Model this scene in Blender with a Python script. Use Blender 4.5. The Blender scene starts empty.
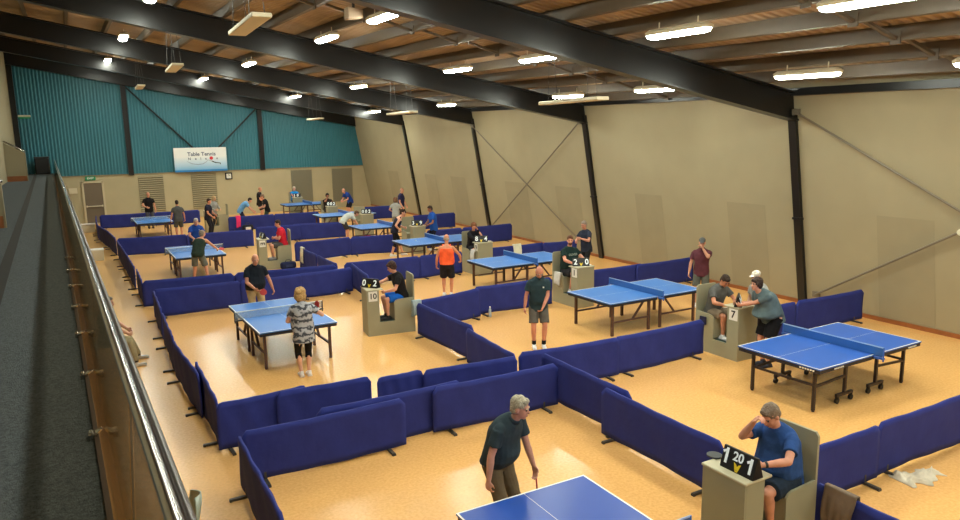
import bpy, math, random
from mathutils import Vector, Matrix, noise as mnoise
random.seed(7)
SC = bpy.context.scene
COL = SC.collection
V = Vector
PI = math.pi

# ------------------------------------------------------------------ materials
def lin(c):
    return tuple(((x/255)/12.92 if x/255 <= .04045 else ((x/255+.055)/1.055)**2.4) for x in c)
MATS = {}
TMP = bpy.data.scenes.new('tmp_scene')
def mat(name, rgb, rough=.6, metal=0., var=0., vscale=8., bump=0., bscale=30., emit=0., spec=.5):
    if name in MATS: return MATS[name]
    m = bpy.data.materials.new(name); m.use_nodes = True
    nt = m.node_tree; b = nt.nodes['Principled BSDF']
    c = lin(rgb)
    b.inputs['Base Color'].default_value = (*c, 1)
    b.inputs['Roughness'].default_value = rough; b.inputs['Metallic'].default_value = metal
    b.inputs['Specular IOR Level'].default_value = spec
    if emit:
        b.inputs['Emission Color'].default_value = (*c, 1); b.inputs['Emission Strength'].default_value = emit
    if var or bump:
        tc = nt.nodes.new('ShaderNodeTexCoord')
    if var:
        n = nt.nodes.new('ShaderNodeTexNoise'); n.inputs['Scale'].default_value = vscale; n.inputs['Detail'].default_value = 4
        nt.links.new(tc.outputs['Object'], n.inputs['Vector'])
        r = nt.nodes.new('ShaderNodeValToRGB')
        r.color_ramp.elements[0].position = .3; r.color_ramp.elements[1].position = .7
        r.color_ramp.elements[0].color = (*[x*(1-var) for x in c], 1)
        r.color_ramp.elements[1].color = (*[min(1, x*(1+var)) for x in c], 1)
        nt.links.new(n.outputs['Fac'], r.inputs['Fac']); nt.links.new(r.outputs['Color'], b.inputs['Base Color'])
    if bump:
        n2 = nt.nodes.new('ShaderNodeTexNoise'); n2.inputs['Scale'].default_value = bscale; n2.inputs['Detail'].default_value = 3
        nt.links.new(tc.outputs['Object'], n2.inputs['Vector'])
        bp = nt.nodes.new('ShaderNodeBump'); bp.inputs['Strength'].default_value = bump; bp.inputs['Distance'].default_value = .02
        nt.links.new(n2.outputs['Fac'], bp.inputs['Height']); nt.links.new(bp.outputs['Normal'], b.inputs['Normal'])
    MATS[name] = m
    return m
def fabric(rgb):
    return mat('fabric_%d_%d_%d' % rgb, rgb, .9, var=.12, vscale=9, bump=.6, bscale=11, spec=.2)
def skin(rgb):
    return mat('skin_%d_%d_%d' % rgb, rgb, .55, var=.08, vscale=14, spec=.35)
def hairm(rgb):
    return mat('hair_%d_%d_%d' % rgb, rgb, .7, var=.3, vscale=45, bump=.7, bscale=70, spec=.3)

def floor_mat():
    m = bpy.data.materials.new('cork_floor'); m.use_nodes = True
    nt = m.node_tree; b = nt.nodes['Principled BSDF']; L = nt.links
    tc = nt.nodes.new('ShaderNodeTexCoord')
    n = nt.nodes.new('ShaderNodeTexNoise'); n.inputs['Scale'].default_value = 26; n.inputs['Detail'].default_value = 5
    L.new(tc.outputs['Object'], n.inputs['Vector'])
    r = nt.nodes.new('ShaderNodeValToRGB'); r.color_ramp.elements[0].position = .3; r.color_ramp.elements[1].position = .72
    r.color_ramp.elements[0].color = (*lin((230,174,101)), 1); r.color_ramp.elements[1].color = (*lin((247,192,120)), 1)
    L.new(n.outputs['Fac'], r.inputs['Fac'])
    n2 = nt.nodes.new('ShaderNodeTexNoise'); n2.inputs['Scale'].default_value = .5; n2.inputs['Detail'].default_value = 2
    L.new(tc.outputs['Object'], n2.inputs['Vector'])
    mx = nt.nodes.new('ShaderNodeMixRGB'); mx.blend_type = 'MULTIPLY'; mx.inputs['Fac'].default_value = .12
    L.new(r.outputs['Color'], mx.inputs['Color1']); L.new(n2.outputs['Fac'], mx.inputs['Color2'])
    L.new(mx.outputs['Color'], b.inputs['Base Color'])
    b.inputs['Roughness'].default_value = .25; b.inputs['Specular IOR Level'].default_value = .5
    return m
def carpet_mat():
    return mat('dark_carpet', (88,94,98), .95, var=.35, vscale=60, bump=.8, bscale=160, spec=.1)
def mix_transparent(name, rgb, fac, rough=.5, tint=(1,1,1)):
    m = bpy.data.materials.new(name); m.use_nodes = True
    nt = m.node_tree; b = nt.nodes['Principled BSDF']; o = nt.nodes['Material Output']
    b.inputs['Base Color'].default_value = (*lin(rgb), 1); b.inputs['Roughness'].default_value = rough
    t = nt.nodes.new('ShaderNodeBsdfTransparent'); t.inputs['Color'].default_value = (*tint, 1)
    mx = nt.nodes.new('ShaderNodeMixShader'); mx.inputs[0].default_value = fac
    nt.links.new(b.outputs[0], mx.inputs[1]); nt.links.new(t.outputs[0], mx.inputs[2]); nt.links.new(mx.outputs[0], o.inputs['Surface'])
    return m
def fresnel_glass(name, tint):
    m = bpy.data.materials.new(name); m.use_nodes = True
    nt = m.node_tree; nt.nodes.clear()
    t = nt.nodes.new('ShaderNodeBsdfTransparent'); t.inputs['Color'].default_value = (*tint, 1)
    g = nt.nodes.new('ShaderNodeBsdfGlossy'); g.inputs['Roughness'].default_value = .05; g.inputs['Color'].default_value = (.72,.62,.48,1)
    fr = nt.nodes.new('ShaderNodeFresnel'); ge = nt.nodes.new('ShaderNodeNewGeometry'); ma = nt.nodes.new('ShaderNodeMath'); ma.operation = 'MULTIPLY_ADD'
    ma.inputs[1].default_value = -.8333; ma.inputs[2].default_value = 1.5
    nt.links.new(ge.outputs['Backfacing'], ma.inputs[0]); nt.links.new(ma.outputs[0], fr.inputs['IOR'])
    mx = nt.nodes.new('ShaderNodeMixShader'); o = nt.nodes.new('ShaderNodeOutputMaterial')
    nt.links.new(fr.outputs[0], mx.inputs[0]); nt.links.new(t.outputs[0], mx.inputs[1]); nt.links.new(g.outputs[0], mx.inputs[2]); nt.links.new(mx.outputs[0], o.inputs['Surface'])
    return m
def emission(name, rgb, s):
    m = bpy.data.materials.new(name); m.use_nodes = True
    nt = m.node_tree; nt.nodes.clear()
    e = nt.nodes.new('ShaderNodeEmission'); e.inputs['Color'].default_value = (*lin(rgb), 1); e.inputs['Strength'].default_value = s
    o = nt.nodes.new('ShaderNodeOutputMaterial'); nt.links.new(e.outputs[0], o.inputs['Surface'])
    return m
def tie_dye_mat():
    m = bpy.data.materials.new('tie_dye_fabric'); m.use_nodes = True
    nt = m.node_tree; b = nt.nodes['Principled BSDF']; L = nt.links
    tc = nt.nodes.new('ShaderNodeTexCoord')
    w = nt.nodes.new('ShaderNodeTexWave'); w.bands_direction = 'Z'; w.inputs['Scale'].default_value = 2.6
    w.inputs['Distortion'].default_value = 9; w.inputs['Detail'].default_value = 4; w.inputs['Detail Scale'].default_value = 3
    L.new(tc.outputs['Object'], w.inputs['Vector'])
    r = nt.nodes.new('ShaderNodeValToRGB')
    r.color_ramp.elements[0].color = (*lin((62,66,76)), 1); r.color_ramp.elements[0].position = .15
    r.color_ramp.elements[1].color = (*lin((176,178,184)), 1); r.color_ramp.elements[1].position = .7
    L.new(w.outputs['Fac'], r.inputs['Fac']); L.new(r.outputs['Color'], b.inputs['Base Color'])
    b.inputs['Roughness'].default_value = .9
    return m
def banner_mat():
    m = bpy.data.materials.new('banner_gradient'); m.use_nodes = True
    nt = m.node_tree; b = nt.nodes['Principled BSDF']; L = nt.links
    tc = nt.nodes.new('ShaderNodeTexCoord'); s = nt.nodes.new('ShaderNodeSeparateXYZ')
    L.new(tc.outputs['Object'], s.inputs[0])
    r = nt.nodes.new('ShaderNodeValToRGB')
    e = r.color_ramp.elements
    e[0].position = 0; e[0].color = (*lin((40,130,200)), 1); e[1].position = .62; e[1].color = (*lin((236,240,240)), 1)
    a = e.new(.075); a.color = (*lin((40,130,200)), 1); a = e.new(.085); a.color = (*lin((120,180,222)), 1)
    a = e.new(.35); a.color = (*lin((190,216,234)), 1)
    mp = nt.nodes.new('ShaderNodeMath'); mp.operation = 'DIVIDE'; mp.inputs[1].default_value = 1.38
    L.new(s.outputs['Z'], mp.inputs[0]); L.new(mp.outputs[0], r.inputs['Fac']); L.new(r.outputs['Color'], b.inputs['Base Color'])
    b.inputs['Roughness'].default_value = .4
    return m

M_floor = floor_mat(); M_carpet = carpet_mat()
M_wall = mat('greige_wall', (150,140,112), .75, var=.04, vscale=1.2)
M_wall2 = mat('greige_wall_dim', (142,132,106), .75, var=.04, vscale=1.2)
M_patch = mat('greige_panel', (143,133,106), .8, var=.04, vscale=2)
M_teal = mat('teal_cladding', (56,120,136), .5, var=.05, vscale=.8)
M_steel = mat('black_steel', (17,16,16), .34, spec=.5)
M_purlin = mat('purlin_steel', (88,77,62), .5, var=.06)
M_deck = mat('roof_deck', (172,152,128), .7, var=.1, vscale=1.5)
M_wood = mat('timber_trim', (142,84,44), .5, var=.15, vscale=5)
M_box = mat('greige_box', (150,147,122), .6, var=.03, vscale=4)
M_navy = mat('navy_barrier', (40,50,124), .8, var=.07, vscale=4, bump=.35, bscale=7, spec=.25)
M_foot = mat('barrier_foot', (60,58,56), .5)
M_white = mat('white_paint', (232,230,222), .5)
M_cream = mat('cream_paint', (214,206,180), .55)
M_black = mat('black_plastic', (18,18,20), .45)
M_tt = mat('table_blue', (44,92,178), .42, spec=.45)
M_tt2 = mat('table_blue_light', (62,120,196), .42, spec=.45)
M_apron = mat('table_apron', (26,26,36), .5)
M_leg = mat('table_leg_brown', (84,56,44), .5)
M_legk = mat('table_leg_black', (44,32,32), .45)
M_net = mix_transparent('table_net', (36,96,170), .35)
M_netw = mix_transparent('table_net_pale', (150,170,190), .6)
M_rail = mat('brushed_steel', (190,188,186), .22, metal=1.)
M_glass = fresnel_glass('balustrade_glass', (.86,.82,.74))
M_lamp = emission('fluorescent_diffuser', (242,246,230), 96.)
M_red = mat('red_rubber', (170,34,30), .5)
M_dark = mat('dark_grey', (50,50,52), .6)
M_green = mat('exit_green', (20,110,70), .4, emit=.5)

# ------------------------------------------------------------------ mesh builder
class MB:
    def __init__(s): s.v = []; s.f = []; s.m = []
    def add(s, vs, fs, mi=0):
        o = len(s.v); s.v += [tuple(x) for x in vs]; s.f += [tuple(o+i for i in f) for f in fs]; s.m += [mi]*len(fs)
    def box(s, c, d, R=None, mi=0):
        x, y, z = d[0]/2, d[1]/2, d[2]/2
        vs = [V((a*x, b*y, e*z)) for a in (-1,1) for b in (-1,1) for e in (-1,1)]
        if R: vs = [R @ v for v in vs]
        s.add([v+V(c) for v in vs], [(0,1,3,2),(4,6,7,5),(0,4,5,1),(2,3,7,6),(0,2,6,4),(1,5,7,3)], mi); return s
    def bar(s, p, q, w, h=None, mi=0):
        p, q = V(p), V(q); h = h or w; d = (q-p)
        R = d.to_track_quat('Z', 'Y').to_matrix()
        return s.box((p+q)/2, (w, h, d.length), R, mi)
    def loft(s, rings, mi=0, cap=True):
        n = len(rings[0]); vs = [v for r in rings for v in r]; fs = []
        for i in range(len(rings)-1):
            for j in range(n):
                k = (j+1) % n
                fs.append((i*n+j, i*n+k, (i+1)*n+k, (i+1)*n+j))
        if cap:
            fs.append(tuple(range(n-1, -1, -1))); b = (len(rings)-1)*n; fs.append(tuple(range(b, b+n)))
        s.add(vs, fs, mi); return s
    def tube(s, pts, rad, n=10, rnd=True, mi=0):
        pts = [V(p) for p in pts]
        if not isinstance(rad, (list, tuple)): rad = [rad]*len(pts)
        P, Rr, D = [], [], []
        for i, p in enumerate(pts):
            a = pts[max(0, i-1)]; b = pts[min(len(pts)-1, i+1)]
            D.append((b-a).normalized() if (b-a).length > 1e-9 else V((0,0,1)))
        if rnd:
            for k in (0, 1, 2):
                an = PI/2*(1-k/3); P.append(pts[0]-D[0]*rad[0]*math.sin(an)); Rr.append(max(rad[0]*math.cos(an), rad[0]*.08)); 
            Dx = [D[0]]*3
        else: Dx = []
        P += pts; Rr += list(rad); Dx = Dx+D
        if rnd:
            for k in (1, 2, 3):
                an = PI/2*k/3; P.append(pts[-1]+D[-1]*rad[-1]*math.sin(an)); Rr.append(max(rad[-1]*math.cos(an), rad[-1]*.08)); Dx.append(D[-1])
        up = V((0,0,1)) if abs(D[0].z) < .9 else V((0,1,0))
        rings = []
        x = up.cross(D[0]).normalized()
        for p, r, d in zip(P, Rr, Dx):
            x = (x-d*x.dot(d)).normalized(); y = d.cross(x)
            rings.append([p+(x*math.cos(2*PI*j/n)+y*math.sin(2*PI*j/n))*r for j in range(n)])
        return s.loft(rings, mi)
    def ell(s, c, r, R=None, n=14, m=9, mi=0):
        c = V(c); rings = []
        for i in range(m+1):
            a = -PI/2+PI*i/m; a = max(-PI/2+.06, min(PI/2-.06, a))
            ring = [V((r[0]*math.cos(a)*math.cos(2*PI*j/n), r[1]*math.cos(a)*math.sin(2*PI*j/n), r[2]*math.sin(a))) for j in range(n)]
            if R: ring = [R @ v for v in ring]
            rings.append([c+v for v in ring])
        return s.loft(rings, mi)
    def prism(s, prof, a, b, fn, mi=0):
        """profile of 2-D points swept from a to b; fn(u, v, w) -> 3-D"""
        s.loft([[fn(u, v, a) for u, v in prof], [fn(u, v, b) for u, v in prof]], mi); return s
    def mesh(s, name, mats):
        me = bpy.data.meshes.new(name); me.from_pydata(s.v, [], s.f)
        for m in (mats if isinstance(mats, (list, tuple)) else [mats]): me.materials.append(m)
        for p, i in zip(me.polygons, s.m): p.material_index = i
        import bmesh
        bm = bmesh.new(); bm.from_mesh(me); bmesh.ops.recalc_face_normals(bm, faces=bm.faces); bm.to_mesh(me); bm.free()
        return me
    def build(s, name, mats, parent=None, smooth=False, bevel=0):
        o = bpy.data.objects.new(name, s.mesh(name, mats)); COL.objects.link(o)
        if parent: o.parent = parent
        if smooth:
            for p in o.data.polygons: p.use_smooth = True
        if bevel:
            b = o.modifiers.new('bevel', 'BEVEL'); b.width = bevel; b.segments = 2; b.limit_method = 'ANGLE'
        return o
    def remesh(s, name, mats, vox, parent=None, it=4, disp=None):
        me = s.mesh(name, mats); t = bpy.data.objects.new('tmp', me); TMP.collection.objects.link(t)
        r = t.modifiers.new('r', 'REMESH'); r.mode = 'VOXEL'; r.voxel_size = vox; r.use_smooth_shade = True
        sm = t.modifiers.new('s', 'SMOOTH'); sm.factor = .5; sm.iterations = max(2, int(it*(.0125/vox)**1.6))
        with bpy.context.temp_override(scene=TMP, view_layer=TMP.view_layers[0]): dg = bpy.context.evaluated_depsgraph_get()
        dg.update()
        me2 = bpy.data.meshes.new_from_object(t.evaluated_get(dg))
        bpy.data.objects.remove(t); me2.name = name
        if disp:
            nv = [(v.co.copy(), v.normal.copy()) for v in me2.vertices]; flat = []
            for c, nn in nv: flat.extend(c+nn*(mnoise.noise(c*disp[1])*disp[0]))
            me2.vertices.foreach_set('co', flat); me2.update()
        o = bpy.data.objects.new(name, me2); COL.objects.link(o)
        for p in me2.polygons: p.use_smooth = True
        if parent: o.parent = parent
        return o

def tag(o, label=None, cat=None, group=None, kind=None):
    if label: o['label'] = label
    if cat: o['category'] = cat
    if group: o['group'] = group
    if kind: o['kind'] = kind
    return o
def empty(name, loc, rz=0.):
    o = bpy.data.objects.new(name, None); COL.objects.link(o); o.location = loc; o.rotation_euler = (0,0,rz); o.empty_display_size = .1
    return o
def struct(o): o['kind'] = 'structure'; return o
def copy_tree(o, parent=None):
    c = o.copy(); COL.objects.link(c)
    if parent: c.parent = parent
    for ch in list(o.children): copy_tree(ch, c)
    return c
def text(name, s, size, M, m, parent=None, ext=.002, align='CENTER'):
    cu = bpy.data.curves.new(name, 'FONT'); cu.body = s; cu.size = size; cu.extrude = ext; cu.align_x = align; cu.align_y = 'CENTER'
    cu.offset = size*.02
    t = bpy.data.objects.new('tmp', cu); TMP.collection.objects.link(t)
    with bpy.context.temp_override(scene=TMP, view_layer=TMP.view_layers[0]): dg = bpy.context.evaluated_depsgraph_get()
    dg.update()
    me = bpy.data.meshes.new_from_object(t.evaluated_get(dg)); bpy.data.objects.remove(t)
    me.transform(M); me.name = name; me.materials.clear(); me.materials.append(m)
    o = bpy.data.objects.new(name, me); COL.objects.link(o)
    if parent: o.parent = parent
    return o
def frame(o, x, y, z):
    x, y, z = V(x).normalized(), V(y).normalized(), V(z).normalized()
    return Matrix(((x.x,y.x,z.x,o[0]),(x.y,y.y,z.y,o[1]),(x.z,y.z,z.z,o[2]),(0,0,0,1)))

# ------------------------------------------------------------------ room
YF = 44.5                                  # end wall
YN = -5.0                                  # wall behind the camera
XL = -2.3
def roof(x, y): return 6.95+.0245*y-.177*x           # underside of the rafters
def wallx(y, z): return 15.35+.04*y-.17*z            # leaning right wall
DK = .86                                   # roof deck above rafter undersides

b = MB(); b.add([(XL,YN,0),(17.6,YN,0),(17.6,YF,0),(XL,YF,0),(XL,YN,-.2),(17.6,YN,-.2),(17.6,YF,-.2),(XL,YF,-.2)],
                [(0,1,2,3),(7,6,5,4),(0,4,5,1),(1,5,6,2),(2,6,7,3),(3,7,4,0)])
struct(b.build('floor', M_floor))
# right wall (leans inwards), with faint sheet joints
b = MB()
b.add([(wallx(YN,0),YN,0),(wallx(YF,0),YF,0),(wallx(YF,6.2),YF,6.2),(wallx(YN,6.2),YN,6.2),
       (wallx(YN,0)+.2,YN,0),(wallx(YF,0)+.2,YF,0),(wallx(YF,6.2)+.2,YF,6.2),(wallx(YN,6.2)+.2,YN,6.2)],
      [(0,1,2,3),(7,6,5,4),(0,4,5,1),(1,5,6,2),(2,6,7,3),(3,7,4,0)])
struct(b.build('wall_right', M_wall))
b = MB()
y0, y1 = YN, YF
b.add([(wallx(y0,0)-.03,y0,0),(wallx(y1,0)-.03,y1,0),(wallx(y1,.1)-.03,y1,.1),(wallx(y0,.1)-.03,y0,.1),
       (wallx(y0,0)+.02,y0,0),(wallx(y1,0)+.02,y1,0),(wallx(y1,.1)+.02,y1,.1),(wallx(y0,.1)+.02,y0,.1)],
      [(0,1,2,3),(7,6,5,4),(0,4,5,1),(1,5,6,2),(2,6,7,3),(3,7,4,0)])
struct(b.build('baseboard_right', M_wood))
def wpatch(ya, yb, z0, z1, d=.004):
    b = MB(); vs = []
    for off in (-d, .03):
        vs += [(wallx(ya,z0)+off,ya,z0),(wallx(yb,z0)+off,yb,z0),(wallx(yb,z1)+off,yb,z1),(wallx(ya,z1)+off,ya,z1)]
    b.add(vs, [(0,1,2,3),(7,6,5,4),(0,4,5,1),(1,5,6,2),(2,6,7,3),(3,7,4,0)])
    struct(b.build('wall_panel', M_patch))
for ya, yb in ((7.95,9.2),(12.22,13.5),(16.1,17.35),(20.4,21.95),(24.0,25.8),(29.6,31.2),(33.0,34.4),(38.4,40.0)): wpatch(ya, yb, .12, 2.45)
# left wall and wall behind the camera
b = MB(); b.box((XL-.1, (YN+YF)/2, 4.8), (.2, YF-YN, 9.6)); struct(b.build('wall_left', M_wall))
b = MB(); b.box((7.6, YN-.1, 4.8), (20.4, .2, 9.6)); struct(b.build('wall_near', M_wall2))
# end wall: greige base, teal ribbed cladding above
b = MB(); b.box((7.6, YF+.1, 1.32), (20.4, .2, 2.64)); struct(b.build('wall_far', mat('greige_wall_lightened',(178,168,136),.75,var=.04,vscale=1.2)))  # wall greige lightened here to make up for weak light at this end
b = MB(); pr = []
x = XL
while x < 17.2:
    for dx, dy in ((0,0),(.06,0),(.08,.04),(.14,.04)): pr.append((x+dx, YF+dy))
    x += .16
b.loft([[V((px,py,2.64)) for px,py in pr]+[V((17.6,YF+.25,2.64)),V((XL,YF+.25,2.64))],
        [V((px,py,9.2-.177*(px-XL)*.9)) for px,py in pr]+[V((17.6,YF+.25,5.9)),V((XL,YF+.25,9.2))]])
struct(b.build('wall_far_cladding', M_teal))
b = MB(); b.box((7.5, YF-.02, 2.64), (19.8, .06, .05)); struct(b.build('trim_1', M_wall2))
# roof deck with ribs, along the slope
b = MB(); rows = []
y = YN; prof = []
while y < YF+.2:
    for dy, dz in ((0,0),(.09,0),(.11,.04),(.17,.04)): prof.append((y+dy, dz))
    y += .2
for px in (XL-.2, 18.2): rows.append([V((px, yy, roof(px, yy)+DK+dz)) for yy, dz in prof]+[V((px, YF+.3, roof(px, YF)+DK+.3)), V((px, YN, roof(px, YN)+DK+.3))])
b.loft(rows); struct(b.build('ceiling', M_deck))
# purlins: C sections running the length of the hall
px = -1.9; k = 0
while px < 15.6:
    b = MB(); w, h = .085, .24
    z = lambda yy: roof(px, yy)+DK
    ring = lambda yy: [V((px,yy,z(yy)-.005)),V((px+w,yy,z(yy)-.02)),V((px+w,yy,z(yy)-.04)),V((px+.012,yy,z(yy)-.03)),
                       V((px+.012,yy,z(yy)-h+.02)),V((px+w,yy,z(yy)-h+.005)),V((px+w,yy,z(yy)-h-.012)),V((px,yy,z(yy)-h))]
    b.loft([ring(YN), ring(YF)]); struct(b.build('roof_purlin', M_purlin)); px += 1.12
# rafters: tapered I-beams, with columns under them on the right
for Y in (-4.5, 2.9, 11.2, 19.5, 27.8, 36.0, 44.25):
    b = MB(); xa, xb = XL, wallx(Y, roof(15, Y))-.02
    for (yy, ww, z0, z1) in ((Y, .03, 0., .60), (Y, .28, -.02, .02), (Y, .28, .58, .62)):
        r = lambda xx: [V((xx, yy-ww/2, roof(xx,Y)+z0)), V((xx, yy+ww/2, roof(xx,Y)+z0)), V((xx, yy+ww/2, roof(xx,Y)+z1)), V((xx, yy-ww/2, roof(xx,Y)+z1))]
        b.loft([r(xa), r(xb)])
    struct(b.build('roof_beam', M_steel))
    if Y < 44:
        b = MB(); zt = roof(wallx(Y,5), Y)+.25
        r = lambda z: [V((wallx(Y,z)-.10, Y-.1, z)), V((wallx(Y,z)-.10, Y+.1, z)), V((wallx(Y,z)+.02, Y+.1, z)), V((wallx(Y,z)+.02, Y-.1, z))]
        b.loft([r(0), r(2.2), r(zt)]); b.box((wallx(Y,2.2)-.06, Y, 2.2), (.13, .24, .06))
        struct(b.build('column', M_steel))
# bridging between purlins, mid bay
for Y in (6.85, 15.3, 23.6, 32., 40.2):
    b = MB(); xx = -1.2
    while xx < 15:
        b.bar((xx-.45, Y, roof(xx-.45,Y)+DK-.14), (xx+.40, Y, roof(xx+.40,Y)+DK-.22), .07, .05)
        b.box((xx+.42, Y, roof(xx+.42,Y)+DK-.2), (.03,.16,.2)); xx += 1.12
    struct(b.build('roof_bridging', M_purlin))
# eaves beam over the right wall
b = MB(); r = lambda Y: [V((wallx(Y,5)-.14,Y,roof(wallx(Y,5),Y)+.55)),V((wallx(Y,5)+.1,Y,roof(wallx(Y,5),Y)+.55)),V((wallx(Y,5)+.1,Y,roof(wallx(Y,5),Y)+.72)),V((wallx(Y,5)-.14,Y,roof(wallx(Y,5),Y)+.72))]
b.loft([r(YN), r(YF)]); struct(b.build('eaves_beam', M_steel))
# end-wall columns
for xx in (XL+.12, 2.98, 10.22):
    b = MB(); b.bar((xx, YF-.08, 2.6 if xx > 0 else 0), (xx, YF-.08, roof(xx,YF)+.2), .26, .16); struct(b.build('column', M_steel))
b = MB(); b.bar((17.05, YF-.05, 2.64), (16.28, YF-.05, 5.6), .12, .08); struct(b.build('column', M_steel))
# tension rods
M_rod = mat('brace_rod', (110,100,84), .5); M_rodk = mat('brace_rod_dark', (30,40,46), .5)
def wp(y, z, off=.14): return (wallx(y,z)-off, y, z)
for p, q in (((11.05,4.75),(3.1,.3)), ((10.75,.35),(3.1,4.75)), ((27.7,4.8),(20.1,.2)), ((19.7,4.75),(27.6,.25))):
    b = MB(); b.tube([wp(*p), wp(*q)], .022 if p[0]>15 else .026, 8)
    e = wp(*p); b.box((e[0]+.03, e[1], e[2]), (.06,.18,.14)); struct(b.build('wall_brace', M_rod))
b = MB(); b.ell(wp(7.35,2.28,.16), (.03,.09,.07)); struct(b.build('brace_plate', M_cream))
for p, q in (((3.15,7.35),(9.95,.0)), ((10.1,6.3),(3.2,-.2))):
    dx = {3.15:(6.17-3.15)/(7.35-4.19),10.1:(7.81-10.1)/(6.3-4.09)}[p[0]]
    z2 = 2.75; b = MB(); b.tube([(p[0],YF-.12,p[1]), (p[0]+dx*(p[1]-z2),YF-.12,z2)], .05, 6); struct(b.build('wall_brace', M_rodk))
# door in the end wall
d = MB(); d.box((1.02, YF-.03, 1.14), (.9, .05, 2.2)); do = struct(d.build('door_1', mat('door_grey', (112,100,84), .5)))
f = MB(); 
for xx in (.53, 1.51): f.box((xx, YF-.04, 1.16), (.1,.1,2.32))
f.box((1.02, YF-.04, 2.3), (1.08,.1,.1)); f.box((1.02,YF-.04,.03),(1.08,.1,.06)); f.build('door_frame', mat('door_cream',(196,186,156),.5), do)
f = MB(); f.bar((.64, YF-.11, .98), (1.42, YF-.11, .98), .05); f.box((.64,YF-.08,.98),(.06,.08,.1)); f.box((1.40,YF-.08,.98),(.06,.08,.1)); f.build('push_bar', M_cream, do)
e = empty('exit_sign', (.95, YF-.06, 2.5)); tag(e, 'green exit sign over the grey door under the balcony', 'sign')
f = MB(); f.box((0,0,0), (.5,.06,.2)); f.build('sign_box', M_green, e, bevel=.01)
text('sign_text', 'EXIT', .16, frame((0,-.034,0),(1,0,0),(0,0,1),(0,-1,0)), M_white, e)
e = empty('exit_light', (-1.75, YF-.1, 5.82)); tag(e, 'small pale light fitting high on the teal wall in the corner', 'light')
f = MB(); f.box((0,0,.02), (.56,.1,.1)); f.build('housing', M_cream, e, bevel=.02)
f = MB(); f.box((0,0,-.07), (.5,.06,.08)); f.build('sign_plate', M_green, e)
# clock
e = empty('wall_clock', (8.2, YF-.03, 2.32)); tag(e, 'square black-framed wall clock under the teal cladding', 'clock')
f = MB()
for a, c in (((0,-.02,.17),(.4,.06,.06)),((0,-.02,-.17),(.4,.06,.06)),((.17,-.02,0),(.06,.06,.4)),((-.17,-.02,0),(.06,.06,.4))): f.box(a, c)
f.build('frame', M_black, e)
f = MB(); f.box((0,-.01,0),(.3,.03,.3)); f.build('dial', M_white, e)
f = MB(); f.bar((0,-.035,0),(.07,-.035,.05),.02,.01); f.bar((0,-.035,0),(-.02,-.035,.11),.016,.01); f.build('hand', M_black, e)
# wall vents / ribbed panels
for i, (xa, xb, z0, z1, lab, m) in enumerate(((3.3,4.6,.5,2.5,'grey louvred vent behind the man in black by the far table','l'),(6.1,7.48,.5,2.52,'grey louvred vent below the banner','l'),
        (11.92,13.24,.4,2.5,'grey ribbed wall panel behind the umpire in bright blue','p'),(14.54,15.9,.4,2.5,'grey ribbed wall panel nearest the leaning wall','p'))):
    e = empty('wall_vent', ((xa+xb)/2, YF, z0)); tag(e, lab, 'vent', 'ribbed vents in the end wall')
    w = xb-xa; hgt = z1-z0
    f = MB(); f.box((0,-.01,hgt/2),(w,.03,hgt)); f.build('backing', mat('vent_grey',(134,127,102),.7), e)
    f = MB(); n = 17 if m == 'l' else 40
    for k in range(n):
        R = Matrix.Rotation(math.radians(35),3,'X'); z = hgt*(k+.5)/n
        if m == 'l': f.box((0,-.045,z),(w*.98,.06,.03),R)
        else: f.box((0,-.03,z),(w*.98,.02,hgt/n*.55))
    f.build('louvre', mat('vent_slat',(164,156,129),.6) if m=='l' else mat('vent_rib',(132,128,110),.6), e)
# banner
e = empty('club_banner', (6.69, YF-.20, 2.65)); tag(e, 'white and blue table tennis club banner on the teal wall', 'banner')
f = MB(); f.box((0,0,.69),(2.88,.03,1.38)); f.build('banner_sheet', banner_mat(), e)
M_ink = mat('ink_grey',(80,92,120),.5)
F = lambda x,z,: frame((x,-.018,z),(1,0,0),(0,0,1),(0,-1,0))
text('lettering', 'Table Tennis', .30, F(.06,1.0), M_ink, e)
for ch, xx in zip('Nels n', (-.62,-.28,0,.28,.58,.9)):
    if ch != ' ': text('lettering', ch, .2, F(xx,.74), M_ink, e)
f = MB(); f.ell((.58,-.018,.76),(.1,.012,.1)); f.build('ball_logo', mat('logo_red',(214,50,60),.4), e, True)
f = MB(); pts = [(-.75,-.02,.6),(-.5,-.02,.47),(-.2,-.02,.41),(.1,-.02,.44),(.3,-.02,.56),(.36,-.02,.66),(.5,-.02,.63),(.62,-.02,.57)]
f.tube(pts,[.008,.016,.02,.02,.012,.012,.012,.01],6); f.build('swoosh_logo', mat('logo_grey',(140,150,170),.5), e)
f = MB(); f.tube([(.62,-.02,.58),(.78,-.02,.5),(.98,-.02,.47),(1.06,-.02,.46),(1.07,-.02,.40)],[.03,.03,.02,.03,.02],6); f.build('bat_logo', M_black, e)

# ------------------------------------------------------------------ balcony
ZB = 2.84
def edge(y): return -.01-.018*(y-3)
b = MB(); r = lambda y: [V((XL,y,ZB)),V((edge(y),y,ZB)),V((edge(y),y,ZB-.22)),V((XL,y,ZB-.22))]
b.loft([r(YN), r(YF)]); struct(b.build('floor_balcony', M_carpet))
b = MB(); r = lambda y: [V((edge(y),y,ZB-.26)),V((edge(y)+.022,y,ZB-.26)),V((edge(y)+.022,y,ZB+.015)),V((edge(y),y,ZB+.015))]
b.loft([r(YN), r(YF)]); struct(b.build('trim_2', mat('edge_timber',(60,42,28),.5,var=.2,vscale=3)))
b = MB(); r = lambda y: [V((edge(y)-.68-.004*y,y,ZB+.004)),V((edge(y)-.56-.004*y,y,ZB+.004)),V((edge(y)-.56-.004*y,y,ZB-.01)),V((edge(y)-.68-.004*y,y,ZB-.01))]
b.loft([r(-2), r(YF)]); struct(b.build('trim_3', mat('carpet_strip',(22,23,25),.9)))
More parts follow.
